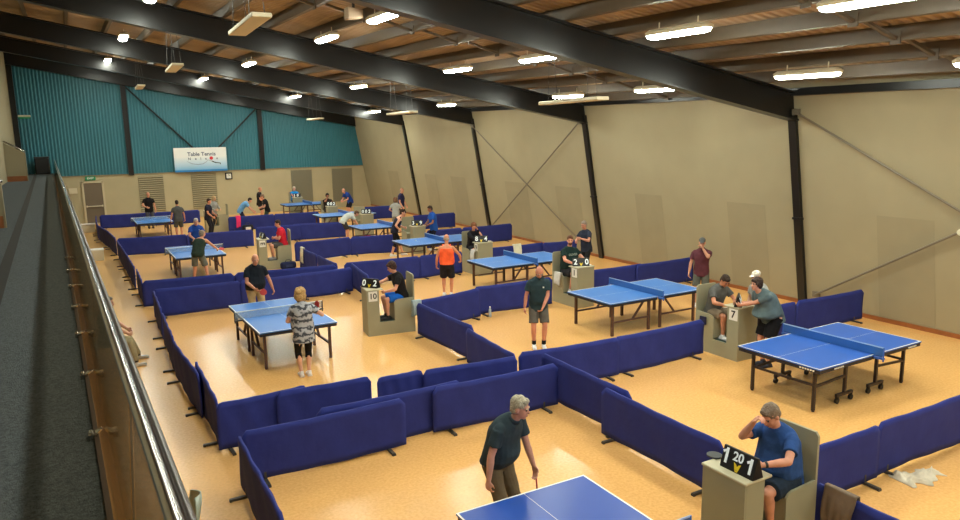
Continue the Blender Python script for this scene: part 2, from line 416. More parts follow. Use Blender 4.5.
e = empty('balustrade', (0,0,ZB)); tag(e, 'long glass balustrade with a steel handrail along the balcony edge', 'railing')
f = MB(); pts = []
for y in (-3, 1.5, 3.5, 7.4, 14, 26, 44.3): pts.append((.098-.018*(y-2.3), y, 3.56-ZB))
f.tube(pts, .0175, 16, True); f.build('handrail', M_rail, e, True)
f = MB(); f.tube([(p[0]+.03,p[1],p[2]-.012) for p in pts], .012, 12); f.build('handrail_channel', mat('dark_metal',(92,86,82),.35,metal=.7), e, True)
y = -2.
while y < 44:
    y2 = min(y+2.2, 44.2); f = MB()
    r = lambda yy: [V((edge(yy)+.028,yy,-.2)),V((edge(yy)+.038,yy,-.2)),V((.098-.018*(yy-2.3)+.004,yy,3.55-ZB)),V((.098-.018*(yy-2.3)-.006,yy,3.55-ZB))]
    f.loft([r(y+.01), r(y2-.01)]); f.build('glass_panel', M_glass, e); y += 2.2
for yc in (1.9, 2.85, 3.95, 5.05, 6.2, 7.3, 8.4, 9.5, 10.6):
    f = MB(); f.box((edge(yc)-.005, yc, .015),(.04,.06,.03)); f.tube([(edge(yc)+.01,yc,.025),(edge(yc)+.03,yc,.04)],.012,8); f.ell((edge(yc)-.01,yc,.035),(.014,.014,.012)); f.build('glass_clip', M_rail, e)
# stair side panels at the wall end of the balcony
def stair_panel(y, x1, z1, z0s, lab):
    e = empty('stair_panel', (0,y,ZB)); tag(e, lab, 'stair panel')
    f = MB(); pr = [(XL+.01,.22),(x1,.22),(x1,z1),(XL+.01,z0s)]
    f.prism(pr, -.05, .05, lambda u,v,w: V((u,w,v))); f.build('panel', M_wall, e)
    f = MB(); f.box(((XL+x1)/2,0,.11),(x1-XL,.12,.22)); f.build('timber_base', M_wood, e)
    f = MB(); f.tube([(XL+.02,0,z0s+.05),(x1+.02,0,z1+.05)],.035,10); f.build('handrail', M_rail, e, True)
    f = MB(); f.box((x1+.01,0,z1/2),(.04,.12,z1)); f.build('end_post', M_wall2, e)
stair_panel(36., -1.58, 1.2, 1.62, 'sloping beige stair side panel with steel rail at balcony end')
stair_panel(15.6, -1.13, .8, 1.2, 'low beige stair side panel with timber base beside the walkway')
e = empty('black_crate', (-1.2,44.0,ZB)); tag(e, 'black boxy crate at the end of the balcony walkway', 'crate')
f = MB(); f.box((0,0,.42),(.66,.5,.84)); f.build('body', M_black, e, bevel=.05)
f = MB(); f.box((0,0,.87),(.70,.54,.07)); f.build('lid', M_dark, e, bevel=.02)

# ------------------------------------------------------------------ lights on the roof
def light_proto():
    e = empty('ceiling_light', (0,0,0))
    f = MB()
    def stad(w, l, m=8):
        ps = []
        for i in range(m+1): a = PI*i/m; ps.append((w*math.cos(a), l+w*math.sin(a)))
        for i in range(m+1): a = PI+PI*i/m; ps.append((w*math.cos(a), -l+w*math.sin(a)))
        return ps
    f.loft([[V((x,y,.0)) for x,y in stad(.13,.60)],[V((x,y,.05)) for x,y in stad(.14,.60)],[V((x,y,.10)) for x,y in stad(.08,.58)]])
    f.tube([(0,.45,.1),(0,.45,.2)],.012,6); f.tube([(0,-.45,.1),(0,-.45,.2)],.012,6); f.build('housing', M_cream, e)
    f = MB(); f.loft([[V((x,y,.0)) for x,y in stad(.115,.585)],[V((x,y,-.04)) for x,y in stad(.105,.58)],[V((x,y,-.06)) for x,y in stad(.06,.56)]]); f.build('diffuser', M_lamp, e)
    return e
lp = light_proto(); first = True
LX = {0:1.9, 1:5.72, 2:9.3, 3:12.8}
colname = ['balcony row','second row from balcony','third row from balcony','leaning wall row']
yname = {5.63:'nearest the camera',9.0:'just before first beam',13.55:'just after first beam',17.35:'just before second beam',21.8:'added unseen after second beam',25.8:'just before third beam',30.1:'added unseen after third beam',35.2:'just before fourth beam',38.4:'added unseen after fourth beam',41.0:'added unseen by the end wall'}
for ci in range(4):
    for Y in (5.63, 9.0, 13.55, 17.35, 21.8, 25.8, 30.1, 35.2, 38.4, 41.0, 1.2, -2.4):  # rows behind beams and over the near end are unseen, added for light
        X = {(3,5.63):None,(2,5.63):8.88,(2,9.0):8.98,(3,9.0):12.36,(3,25.8):13.28,(3,35.2):13.93,(2,25.8):9.63,(2,35.2):9.89,(3,17.35):12.96,(1,13.55):5.63}.get((ci,Y), LX[ci])
        if X is None: X = 12.3
        o = lp if first else copy_tree(lp); first = False
        o.location = (X, Y, roof(X,Y)+(.5 if Y in (21.8,30.1,38.4,41.0) else .38)); o.rotation_euler = (math.atan(.0245), 0, -.03)
        tag(o, 'lit fluorescent roof batten, %s, %s' % (colname[ci], yname.get(Y,'added unseen above the balcony end')), 'ceiling light', 'fluorescent battens under the roof')
# hanging radiant heaters
def heater():
    e = empty('hanging_heater', (0,0,0))
    f = MB(); f.box((0,0,0),(.30,2.1,.07)); f.build('panel', M_cream, e, bevel=.015)
    for yy in (-.7,-.1,.1,.7)[0:4:3]:
        for xx in (-.12,.12):
            f = MB(); f.tube([(xx,yy,.03),(xx*.4,yy+.06,1.15)],.007,5); f.build('wire', M_foot, e)
    return e
hp = heater(); fi = True
for (X,Y,l) in ((2.74,12.2,'cream radiant heater hung on wires, near the balcony, closest of its row'),(2.84,22.15,'cream heater panel hung on wires, second in the row nearest the balcony'),(2.92,33.7,'cream heater panel hung on wires before the teal wall near the balcony'),
              (10.53,34.3,'cream heater panel hung on wires, last in the row towards the leaning wall'),(9.84,22.4,'cream heater panel hung on wires, second in the row towards the leaning wall'),(9.22,12.2,'cream radiant heater hung on wires below a lit batten')):
    o = hp if fi else copy_tree(hp); fi = False
    o.location = (X,Y,roof(X,Y)-.6); o.rotation_euler = (0,0,-.03); tag(o, l, 'heater', 'heater panels hung from the roof')
# small fixtures
e = empty('roof_speaker', (5.3,14.27,roof(5.3,14.27)+.45)); tag(e, 'small beige speaker fixed under the roof beside a lit batten', 'speaker')
f = MB(); f.prism([(-.16,-.12),(.16,-.08),(.16,.08),(-.16,.12)], -.13, .13, lambda u,v,w: V((u,w,v))); f.build('body', M_deck, e, bevel=.02)
f = MB(); f.tube([(0,0,.08),(0,0,.2)],.03,8); f.build('bracket', M_foot, e)
e = empty('wall_notice', (.06, YF-.03, 1.86)); tag(e, 'small white notice on the end wall left of the exit door', 'notice')
f = MB(); f.box((0,0,0),(.36,.03,.26)); f.build('board', M_white, e); f = MB(); f.box((0,-.012,0),(.40,.02,.30)); f.build('frame', M_cream, e)

# ------------------------------------------------------------------ table tennis tables (long axis = local X)
def make_table(kind, top, net, netm):
    e = empty('tennis_table', (0,0,0))
    L, W, T = 1.37, .7625, .76
    leg = M_legk if kind == 'rollaway' else M_leg
    for s in (-1, 1):
        f = MB(); x0, x1 = (.004, L) if s > 0 else (-L, -.004)
        xs = [x0, x1]; e0 = (x1 if s > 0 else x0)
        bl = .02
        xi = sorted([x0, x1, e0-s*bl]); yi = [-W, -W+bl, -.0025, .0025, W-bl, W]
        for i in range(2):
            for j in range(5):
                white = (xi[i] == min(e0, e0-s*bl)) or j in (0, 2, 4)
                f.add([(xi[i],yi[j],T),(xi[i+1],yi[j],T),(xi[i+1],yi[j+1],T),(xi[i],yi[j+1],T)], [(0,1,2,3)], 1 if white else 0)
        f.add([(x0,-W,T-.022),(x1,-W,T-.022),(x1,W,T-.022),(x0,W,T-.022),(x0,-W,T),(x1,-W,T),(x1,W,T),(x0,W,T)], [(3,2,1,0),(0,1,5,4),(1,2,6,5),(2,3,7,6),(3,0,4,7)], 0)
        f.build('table_top', [top, M_white], e)
        f = MB(); a = .012
        f.box(((x0+x1)/2,-W+a+.01,T-.052),(L-.03,.02,.06)); f.box(((x0+x1)/2,W-a-.01,T-.052),(L-.03,.02,.06)); f.box((e0-s*.022,0,T-.052),(.02,2*W-.04,.06))
        ap = f.build('apron', M_apron, e)
        if kind == 'rollaway':
            f = MB()
            for k in range(6):
                f.box((s*(1.0)+k*.04,-W+.0005,T-.05),(.026,.006,.022)); 
                if s < 0: f.box((-L+.0095,-.42-k*.045,T-.05),(.006,.03,.022))
            f.build('apron_lettering', M_white, ap)
        if kind == 'rollaway':
            for q in (-1, 1):
                f = MB(); f.bar((s*1.2,q*.57,.02),(s*1.2,q*.57,T-.08),.045); f.tube([(s*1.2,q*.57,.0),(s*1.2,q*.57,.03)],.026,8,False); f.build('leg', leg, e)
                f = MB(); f.bar((s*.42,q*.57,.16),(s*.42,q*.57,T-.08),.045); lg = f.build('leg', leg, e)
                g = MB(); g.box((s*.42,q*.57,.14),(.42,.045,.045)); c = g.build('wheel_bar', leg, e)
                for w in (-.18,.18):
                    g = MB(); g.tube([(s*.42+w,q*.57-.02,.048),(s*.42+w,q*.57+.02,.048)],.046,12,False); g.box((s*.42+w,q*.57,.10),(.03,.05,.06)); g.build('caster', M_black, c)
                f = MB(); f.bar((s*.42,q*.57,.44),(s*1.2,q*.57,.40),.035); f.bar((s*.45,q*.57,.66),(s*1.17,q*.57,.66),.03); f.build('stretcher', leg, e)
            f = MB(); f.bar((s*1.2,-.57,.42),(s*1.2,.57,.42),.035); f.build('stretcher', leg, e)
        else:
            for q in (-1, 1):
                for xx in (s*1.21, s*.17):
                    f = MB(); f.box((xx,q*.64,(T-.06)/2),(.06,.045,T-.06)); f.build('leg', leg, e)
                f = MB(); f.bar((s*.17,q*.64,.30),(s*1.21,q*.64,.30),.035); f.build('stretcher', leg, e)
                f = MB(); f.bar((s*.62,q*.62,.30),(s*.30,q*.62,T-.08),.045,.03); f.build('brace', leg, e)
    # net
    f = MB(); f.box((0,0,T+.075),(.006,1.83,.145)); n = f.build('net', netm, e)
    f = MB(); f.box((0,0,T+.146),(.012,1.83,.016)); f.build('net_tape', net, n)
    for q in (-1, 1):
        f = MB(); f.tube([(0,q*.915,T-.08),(0,q*.915,T+.15)],.012,8,False); f.box((0,q*.85,T-.03),(.06,.15,.03)); f.build('net_post', M_tt if kind != 'pale' else M_dark, e)
    return e
def place_table(e, x, y, rz, label):
    e.location = (x, y, 0); e.rotation_euler = (0,0,rz); tag(e, label, 'table', 'table tennis tables')
M_tape = mat('net_tape', (150,178,214), .6)
place_table(make_table('rollaway', M_tt, M_tape, M_net), 10.861, 7.168, .007, 'blue table tennis table on black folding frame with castors')
tb = make_table('fixed', M_tt2, M_tape, M_net)
place_table(tb, 11.055, 12.202, -.002, 'blue table tennis table with brown legs beside the bald man in grey shorts')
for x, y, l in ((11.221,17.331,'blue table with brown legs behind the bald man in grey shorts'),(11.032,22.506,'blue table beside the man in orange, player in dark singlet leaning over it'),
                (11.30,27.83,'blue table beside the bending player in pale shirt'),(11.437,33.386,'small far blue table between two umpire desks with white scores'),(11.66,40.4,'farthest blue table below the umpire in bright blue')):
    o = copy_tree(tb); place_table(o, x, y, -.004, l)
tp = make_table('pale', M_tt2, M_white, M_netw)
place_table(tp, 3.52, 14.682, PI/2+.017, 'blue table with pale net between the blonde woman and the bald man in black polo')
for x, y, l in ((3.358,25.149,'blue table between the man in blue polo and the bending man in dark singlet'),(3.16,36.775,'blue table between the man in black tee and the man in grey tee')):
    o = copy_tree(tp); place_table(o, x, y, PI/2+.004, l)
place_table(make_table('fixed', mat('table_blue_deep',(38,78,168),.32), M_tape, M_net), 3.63, 4.246, PI/2-.011, 'nearest blue table, cut by the picture edge, before the white-haired man')

# ------------------------------------------------------------------ barriers
def barrier(p, q, label, feet=(.12,.88), seed=0, wav=.012):
    p, q = V((*p,0)), V((*q,0)); L = (q-p).length; a = math.atan2(q.y-p.y, q.x-p.x)
    e = empty('court_barrier', (p+q)/2, a); tag(e, label, 'barrier', 'navy fabric court barriers')
    rnd = random.Random(seed); ph = rnd.random()*9
    nx, nz, H, Z0 = 28, 8, .735, .035; f = MB(); th = .014
    def pt(i, j, sd):
        u = i/nx; x = (u-.5)*L; z = j/nz
        dx = min(u, 1-u)*L; drop = 0
        if dx < .09: drop = .09-math.sqrt(max(0, .09**2-(.09-dx)**2))
        top = H-drop-.014*math.sin(PI*u)*(1+.5*math.sin(ph))
        bot = Z0+.012*math.sin(ph+u*5)
        zz = bot+(top-bot)*z
        yy = wav*math.sin(u*7+ph+z*2)*math.sin(PI*u)*(1-.5*z)+.006*math.sin(u*23+ph*3+z*5)
        t = th*(1.25 if j == nz else 1)
        return (x, yy+sd*t, zz)
    n = nx+1
    for sd in (-1, 1):
        f.add([pt(i,j,sd) for j in range(nz+1) for i in range(n)], [(j*n+i, j*n+i+1, (j+1)*n+i+1, (j+1)*n+i) for j in range(nz) for i in range(nx)])
    N = n*(nz+1)
    per = [i for i in range(n)]+[j*n+nx for j in range(1,nz+1)]+[nz*n+i for i in range(nx-1,-1,-1)]+[j*n for j in range(nz-1,0,-1)]
    f.f += [(per[k], per[(k+1)%len(per)], N+per[(k+1)%len(per)], N+per[k]) for k in range(len(per))]; f.m += [0]*len(per)
    f.build('fabric_panel', M_navy, e, True)
    for u in feet:
        x = (u-.5)*L; g = MB(); g.box((x,0,.02),(.045,.40,.03)); g.box((x,0,.07),(.03,.02,.12)); g.box((x,.19,.012),(.05,.03,.024)); g.box((x,-.19,.012),(.05,.03,.024)); g.build('foot', M_foot, e)
    return e
BAR = [
 ((1.49,8.78),(1.45,6.5),'navy court barrier running to the bottom edge of the picture, leftmost of the nearest court'),
 ((1.52,8.82),(3.76,8.82),'navy court barrier across the nearest court, leftmost of its back row'),
 ((2.56,9.05),(4.79,9.04),'navy court barrier just behind the leftmost back panel of the nearest court'),
 ((4.26,8.96),(6.46,8.9),'navy court barrier directly behind the white-haired man'),
 ((1.50,19.0),(1.43,16.7),'navy side barrier at the far corner of the blonde woman\'s court'),
 ((1.42,16.35),(1.36,14.05),'navy side barrier midway along the blonde woman\'s court'),
 ((1.34,13.86),(1.43,11.45),'navy side barrier with a foot outside, left of the blonde woman'),
 ((1.50,12.3),(1.47,10.10),'navy side barrier ending at the near corner of the blonde woman\'s court'),
 ((1.43,10.02),(2.75,10.10),'short navy barrier at the near corner of the blonde woman\'s court'),
 ((2.26,10.02),(3.69,9.94),'navy barrier second from the near corner, below the blonde woman'),
 ((3.74,9.80),(4.50,9.80),'shortest navy barrier, third from the near corner below the blonde woman'),
 ((4.48,9.74),(6.12,9.57),'navy barrier behind the white-haired man\'s row, joining the middle corner'),
 ((6.38,14.05),(6.42,11.6),'navy barrier running from umpire desk 10 towards the middle corner'),
 ((6.28,11.6),(6.12,9.62),'navy barrier left of the bald man in grey shorts, ending at the middle corner'),
 ((6.24,9.70),(8.25,9.50),'navy barrier in front of the bald man in grey shorts'),
 ((8.15,9.52),(10.44,9.56),'navy barrier ending at umpire desk 7'),
 ((6.57,9.50),(6.53,7.25),'navy barrier from the middle corner towards the seated scorer in blue'),
 ((6.36,7.67),(6.31,5.40),'navy barrier behind the desk of the seated scorer in blue'),
 ((6.42,4.82),(8.34,4.77),'navy barrier with creased top, right behind the scorer\'s seat back'),
 ((8.34,4.80),(10.62,4.78),'navy barrier reaching the right picture edge, above the dropped towel'),
 ((6.38,4.30),(6.36,2.1),'navy barrier with the brown towel hung over it'),
 ((11.95,9.62),(13.15,9.52),'short navy barrier behind the man in grey tee and black shorts'),
 ((13.2,9.54),(15.42,9.45),'navy barrier against the leaning wall behind the castor table'),
 ((11.5,14.92),(13.7,14.82),'navy barrier right of the bearded umpire\'s desk'),
 ((13.4,14.76),(15.62,14.78),'navy barrier behind the man in maroon shirt and cap'),
 ((11.7,19.84),(13.81,19.82),'navy barrier with the white towel hung over it'),
 ((13.69,19.72),(15.05,19.62),'short navy barrier behind the bearded umpire\'s head'),
 ((11.95,25.2),(13.5,25.14),'navy barrier right of the standing man in blue shirt'),
 ((13.5,25.12),(15.85,25.09),'navy barrier by the leaning wall, behind the umpire in black'),
 ((13.75,30.55),(16.05,30.56),'navy barrier by the leaning wall, behind the standing man in blue'),
 ((13.3,36.3),(15.6,36.05),'farthest navy barrier at the leaning wall, behind the tall man'),
 ((6.51,14.2),(8.3,14.62),'navy barrier in front of the man in orange, angled to the corner'),
 ((8.2,14.74),(10.5,14.72),'navy barrier behind the bald man in grey shorts with the bottle at its foot'),
 ((6.75,19.97),(9.12,19.78),'navy barrier behind the seated boy at umpire desk 10'),
 ((9.12,19.80),(10.62,19.82),'navy barrier between the man in orange and the white towelled desk'),
 ((6.93,19.85),(6.62,17.65),'navy barrier end-on behind umpire desk 10'),
 ((6.72,25.2),(8.87,25.34),'navy barrier right of the scorer in red, below the bending player'),
 ((8.87,25.34),(10.6,24.99),'navy barrier by the feet of the player in dark singlet'),
 ((6.56,24.0),(6.55,22.0),'navy barrier end-on right of the scorer in red'),
 ((6.55,21.9),(6.54,20.0),'navy barrier end-on behind the long double barrier row'),
 ((6.58,30.7),(8.5,30.7),'navy barrier right behind the head of the scorer in red'),
 ((8.2,30.9),(10.4,30.3),'navy barrier beside the feet of the bending player in pale shirt'),
 ((6.44,35.95),(8.65,35.8),'navy barrier beside the man bending in pale blue shirt'),
 ((8.6,35.8),(10.85,35.6),'navy barrier below the farthest table'),
 ((1.48,19.1),(3.6,18.98),'navy barrier, left of the bald man in black polo'),
 ((3.57,18.96),(5.2,19.02),'navy barrier directly behind the bald man in black polo'),
 ((5.1,19.05),(6.71,19.18),'navy barrier, right of the bald man in black polo'),
 ((1.36,20.5),(3.67,20.26),'navy barrier behind the front row, in front of the bending man in dark singlet'),
 ((3.67,20.24),(6.5,19.85),'long navy barrier in front of the umpire desk of the scorer in red'),
 ((1.30,30.6),(3.82,30.2),'navy barrier behind the man in blue polo, left part'),
 ((3.75,30.15),(6.35,30.1),'navy barrier right of the man in blue polo'),
 ((1.1,41.4),(3.4,41.2),'navy barrier at the end wall left of the man in black tee'),
 ((3.4,41.15),(5.9,41.0),'navy barrier at the end wall right of the man in black tee'),
 ((.95,41.3),(.86,38.9),'navy side barrier at the far corner by the exit door'),
 ((.86,38.7),(.86,36.35),'navy side barrier second from the exit door'),
 ((.88,36.2),(1.15,33.4),'navy side barrier opposite the farther white bench'),
 ((1.15,33.4),(1.28,30.8),'navy side barrier opposite the nearer white bench'),
 ((1.3,30.1),(1.33,27.8),'navy side barrier left of the man in blue polo'),
 ((1.33,27.7),(1.36,25.4),'navy side barrier left of the far bending player'),
 ((1.36,25.3),(1.37,23.1),'navy side barrier with pale gap after it'),
 ((1.40,22.7),(1.37,20.55),'navy side barrier just before the double barrier row'),
]
for i, (p, q, l) in enumerate(BAR): barrier(p, q, l, seed=i)

# ------------------------------------------------------------------ umpire desks (seat, footwell and desk in one); faces local +Y
def make_desk():
    e = empty('umpire_desk', (0,0,0)); W = .25
    prof0 = [(-.53,0),(.50,0),(.50,1.02),(.20,1.02),(.20,.30),(-.12,.30),(-.12,.72),(-.15,.76),(-.20,.78),(-.53,.80)]
    # concave outline split into convex slabs welded in one mesh
    for s in (-1, 1):
        f = MB()
        for pr in ([(-.53,0),(.50,0),(.50,.30),(-.53,.30)], [(.25,.30),(.50,.30),(.50,1.02),(.25,1.02)], [(-.53,.30),(-.09,.30),(-.09,.72),(-.12,.76),(-.18,.78),(-.53,.80)]):
            f.prism(pr, s*W-.012, s*W+.012, lambda u,v,w: V((w,u,v)))
        f.build('side_panel', M_box, e)
    f = MB(); f.prism([(-W-.013,0),(W+.013,0),(W+.013,1.27),(W-.02,1.31),(-W+.02,1.31),(-W-.013,1.27)], -.56, -.53, lambda u,v,w: V((u,w,v))); f.build('backrest', M_box, e)
    f = MB(); f.box((0,.512,.51),(2*W+.02,.024,1.02)); f.build('front_panel', M_box, e)
    f = MB(); f.box((0,.26,.66),(2*W-.03,.02,.72)); f.build('inner_panel', M_box, e)
    f = MB(); f.box((0,.345,1.037),(2*W+.05,.38,.03)); f.build('desk_top', mat('desk_top',(186,180,152),.45), e, bevel=.012)
    f = MB(); f.box((0,-.31,.69),(2*W-.03,.43,.03)); f.box((0,-.10,.5),(2*W-.03,.02,.36)); f.build('seat', M_box, e)
    f = MB(); f.box((0,.08,.28),(2*W-.03,.33,.03)); f.build('foot_board', mat('foot_mat',(44,62,56),.9), e)
    return e
def rot_of(fx, fy): return math.atan2(-fx, fy)
dk = make_desk(); DESKS = {}
for i, (nm, x, y, face, lab, card, side) in enumerate((
   ('a', 5.74,4.46,(-1,0),'greige umpire desk of the grey-haired scorer in blue tee',None,0),
   ('b',10.92,9.42,(-.02,-1),'greige umpire desk marked 7',  '7', 1),
   ('c', 5.93,14.68,(-1,.13),'greige umpire desk marked 10','10',1),
   ('d',11.02,14.5,(.0,-1),'greige umpire desk of the bearded man in dark green tee','1',2),
   ('e',11.10,19.65,(.0,-1),'greige umpire desk of the umpire in black with a towel on its side','9',2),
   ('f', 5.82,24.55,(-1,.1),'greige umpire desk of the scorer in red','E',1),
   ('g',11.24,24.85,(.0,-1),'greige umpire desk between the player in dark singlet and the man in blue',None,0),
   ('h',11.28,30.3,(.0,-1),'greige umpire desk beside the bending player in pale shirt',None,0),
   ('i',11.25,35.1,(.0,-1),'greige far umpire desk with the umpire in black hidden behind white scores',None,0),
   ('j',11.45,42.0,(.0,-1),'farthest greige umpire desk under the umpire in bright blue',None,0),
   ('k', 6.0,36.6,(-1,0),'empty greige umpire desk by the pair near the end wall',None,0))):
    o = dk if i == 0 else copy_tree(dk); o.location = (x,y,0); o.rotation_euler = (0,0,rot_of(*face)); tag(o, lab, 'umpire desk', 'greige umpire desks')
    DESKS[nm] = (x, y, face, o)
for nm, s, side in (('b','7',1),('c','10',0),('d','1',1),('e','9',1),('f','E',0)):
    x, y, face, o = DESKS[nm]
    # card on the side of the desk that faces the balcony
    sx = 1 if side else -1
    fac = -1 if nm in ('c','f') else 1
    c = MB(); X = .265
    # local +X is the umpire's right
    sgn = 1 if nm in ('b','d','e') else -1
    if nm in ('b','d','e'):
        n = V((1,0,0)); ux = V((0,1,0)); oy = .40
    else:
        n = V((-1,0,0)); ux = V((0,-1,0)); oy = .39
    cw = .20 if nm != 'e' else .16
    c.box((n.x*.268, oy, .90), (.008, cw, .22)); k = c.build('number_card', M_white, o)
    if nm == 'f': M = frame((n.x*.274, oy, .90), -V((0,0,1)), ux, n)
    else: M = frame((n.x*.274, oy, .90), ux, (0,0,1), n)
    text('number', s, .20 if len(s) < 2 else .17, M, M_black, k)

# ------------------------------------------------------------------ people
def make_person(name_label, pos, face, H=1.75, lean=4, hunch=4, side=0, pel=None, lf=(-.1,.02,0), rf=(.1,.0,0), lh=(-.26,.06,.80), rh=(.26,.06,.80),
                le=(-1,-1,-.2), re=(1,-1,-.2), hp=8, hyaw=0, fat=0., shirt=(60,60,70), stype='tee', bottom=(60,60,64), btype='shorts', hair=(70,54,44), htype='short',
                sk=(206,150,122), shoes=(220,220,220), vox=.011, z0=0., shirt_mat=None, extra=None, curl=28, group=None, toe=(0,1), shw=1., hem=-.14, socks=None, neckz=0):
    s = H/1.75; fr = max(.0088, vox*.78)
    SK = skin(sk)
    P0 = V(pel) if pel else V((0, -.02-.002*lean, .925*s))
    # spine
    N = 24; L = .56*s; st = []; p = P0.copy(); sb = math.radians(side)
    for i in range(N+1):
        t = i/N; a = math.radians(lean*(.35+.85*min(1,t*1.6))+hunch*t*t)
        d = V((math.sin(sb)*t, math.sin(a), math.cos(a))).normalized(); st.append((p.copy(), d, a)); p = p+d*(L/N)
    def sp(t):       # t in metres*s along the spine
        if t <= 0: return st[0][0]+st[0][1]*t*s, st[0][1]
        i = min(N, int(round(t/.56*N))); return st[i][0], st[i][1]
    R = V((1,0,0))
    def ring(t, rx, ry, oy=0, n=18, e=2.5):
        c, d = sp(t); r = (R-d*R.dot(d)).normalized(); f = d.cross(r) if True else None
        c = c+f*oy*s; out = []
        for j in range(n):
            a = 2*PI*j/n; ca, sa = math.cos(a), math.sin(a)
            out.append(c+r*(math.copysign(abs(ca)**(2/e), ca)*rx*s)+f*(math.copysign(abs(sa)**(2/e), sa)*ry*s))
        return out
    w = shw
    TOR = [(-.12,.11,.085,0),(-.07,.160,.112,-.005),(0,.172,.12+.3*fat,-.004),(.08,.163+.5*fat,.113+fat*.75,.012+fat*.5),(.17,.152+.6*fat,.108+fat*.85,.014+fat*.6),(.26,.160*w+.4*fat,.115+fat*.5,.012+fat*.3),
           (.36,.176*w+.2*fat,.122+.2*fat,.006),(.44,.178*w,.112,-.004),(.49,.160*w,.092,-.012),(.53,.10,.072,-.012),(.56,.064,.060,-.008)]
    def torso(f, t0, t1, inf):
        rs = []
        for t, rx, ry, oy in TOR:
            if t0-1e-6 <= t <= t1+1e-6: rs.append(ring(t, rx+inf, ry+inf, oy))
        f.loft(rs)
    P3, d3 = sp(.56)
    nd = (d3*.75+V((0,.18,.55))).normalized()
    ha = math.radians(hp); hy = math.radians(hyaw)
    HR = Matrix.Rotation(hy,3,'Z') @ Matrix.Rotation(-ha,3,'X')
    HC = P3+nd*(.085*s)+(HR @ V((0,.01,.075)))*s
    hd = lambda x, y, z: HC+(HR @ V((x,y,z)))*.97
    def arm(sg, target, hint):
        c, d = sp(.47); S = c+R*(sg*.178*w*s)-d*.005
        T = V(target); a, bb = .285*s, .25*s; v = T-S; D = v.length
        if D > (a+bb)*.995: T = S+v.normalized()*(a+bb)*.995; v = T-S; D = v.length
        x = (a*a-bb*bb+D*D)/(2*D); h = math.sqrt(max(0, a*a-x*x)); u = v/D
        q = V(hint); q = (q-u*q.dot(u))
        q = q.normalized() if q.length > 1e-5 else V((0,-1,0))
        return S, S+u*x+q*h, T
    def leg(sg, target):
        S = P0+V((sg*.095*s, 0, -.03*s)); T = V(target)+V((0,0,.085*s)); a, bb = .43*s, .41*s; v = T-S; D = v.length
        if D > (a+bb)*.998: S2 = T-v.normalized()*(a+bb)*.998; v = T-S2; D = v.length; S = S2
        x = (a*a-bb*bb+D*D)/(2*D); h = math.sqrt(max(0, a*a-x*x)); u = v/D
        q = V((sg*.15,1,.1)); q = (q-u*q.dot(u)).normalized()
        return S, S+u*x+q*h, T
    lh = lh(hd) if callable(lh) else lh; rh = rh(hd) if callable(rh) else rh
    A = {-1: arm(-1, lh, le), 1: arm(1, rh, re)}
    G = {-1: leg(-1, lf), 1: leg(1, rf)}
    B = MB(); torso(B, -.12, .56, -.004)
    B.tube([P3-nd*.03, P3+nd*.09*s], [.056*s,.052*s], 12)
    # head
    B.ell(hd(0,-.012,.034), (.075,.094,.088), HR); B.ell(hd(0,.022,-.03), (.060,.070,.082), HR); B.ell(hd(0,.062,-.092), (.027,.024,.02), HR)
    B.ell(hd(0,.074,.026), (.052,.02,.012), HR)
    for q in (-1,1):
        B.ell(hd(q*.034,.062,-.028), (.022,.022,.02), HR); B.ell(hd(q*.077,-.008,-.012), (.011,.02,.031), HR)
    B.tube([hd(0,.088,.010), hd(0,.108,-.026)], [.009,.0135], 8)
    B.ell(hd(0,.084,-.062), (.024,.012,.012), HR)
    for sg in (-1, 1):
        S, E, T = A[sg]
        B.ell(S-R*sg*.012, (.062*s,.058*s,.062*s)); B.tube([S, S.lerp(E,.45), E], [.053*s,.047*s,.039*s], 12)
        d = (T-E).normalized(); B.tube([E, E+(T-E)*.3, T], [.040*s,.042*s,.027*s], 12)
        # hand with five fingers
        n = V((-sg,.0,0)); n = n-d*n.dot(d)
        if n.length < .2: n = V((0,0,-1)); n = n-d*n.dot(d)
        n.normalize(); sv = V((0,1,.15)); sv = sv-d*sv.dot(d)-n*sv.dot(n)
        if sv.length < .1: sv = d.cross(n)
        sv.normalize()
        Rm = Matrix((sv, n, d)).transposed()
        B.ell(T+d*.052*s, (.041*s,.016*s+vox*.3,.056*s), Rm, 12, 8)
        for k, (o, ln) in enumerate(((.030,.074),(.010,.084),(-.010,.078),(-.029,.060))):
            q = T+d*.092*s+sv*o*s; pts = [q-d*.02]; ang = math.radians(8)
            for seg in (.45,.30,.25):
                ang += math.radians(curl); dd = d*math.cos(ang)+n*math.sin(ang)+sv*(o*1.5); pts.append(pts[-1]+dd.normalized()*(ln*seg+(.02 if seg==.45 else 0))*s)
            B.tube(pts, [fr*1.05,fr*1.0,fr*.95,fr*.85], 8)
        q = T+d*.025*s+sv*.03*s; dd = (d*.65+sv*.65+n*.35).normalized(); B.tube([q, q+dd*.036, q+dd*.036+(d*.8+n*.45+sv*.1).normalized()*.032], [fr*1.3,fr*1.15,fr*.95], 8)
        # leg
        S, K, T = G[sg]
        B.tube([S, S.lerp(K,.5), K], [.086*s+.3*fat,.072*s+.1*fat,.054*s], 14)
        ax = (T-K); B.tube([K, K+ax*.3-V((0,.012,0)), K+ax*.7, T], [.054*s,.056*s,.042*s,.035*s], 12)
        td = V((toe[0]*sg, toe[1], 0)).normalized()
        B.tube([T-td*.03-V((0,0,.045*s)), T+td*.14*s-V((0,0,.06*s))], [.033,.024], 10)
    body = B.remesh('person', SK, vox, it=3)
    body.location = (*pos, z0); body.rotation_euler = (0,0,rot_of(*face)); tag(body, name_label, 'person', group)
    # clothes
    SM = shirt_mat or fabric(shirt)
    f = MB(); inf = .018+vox*.5
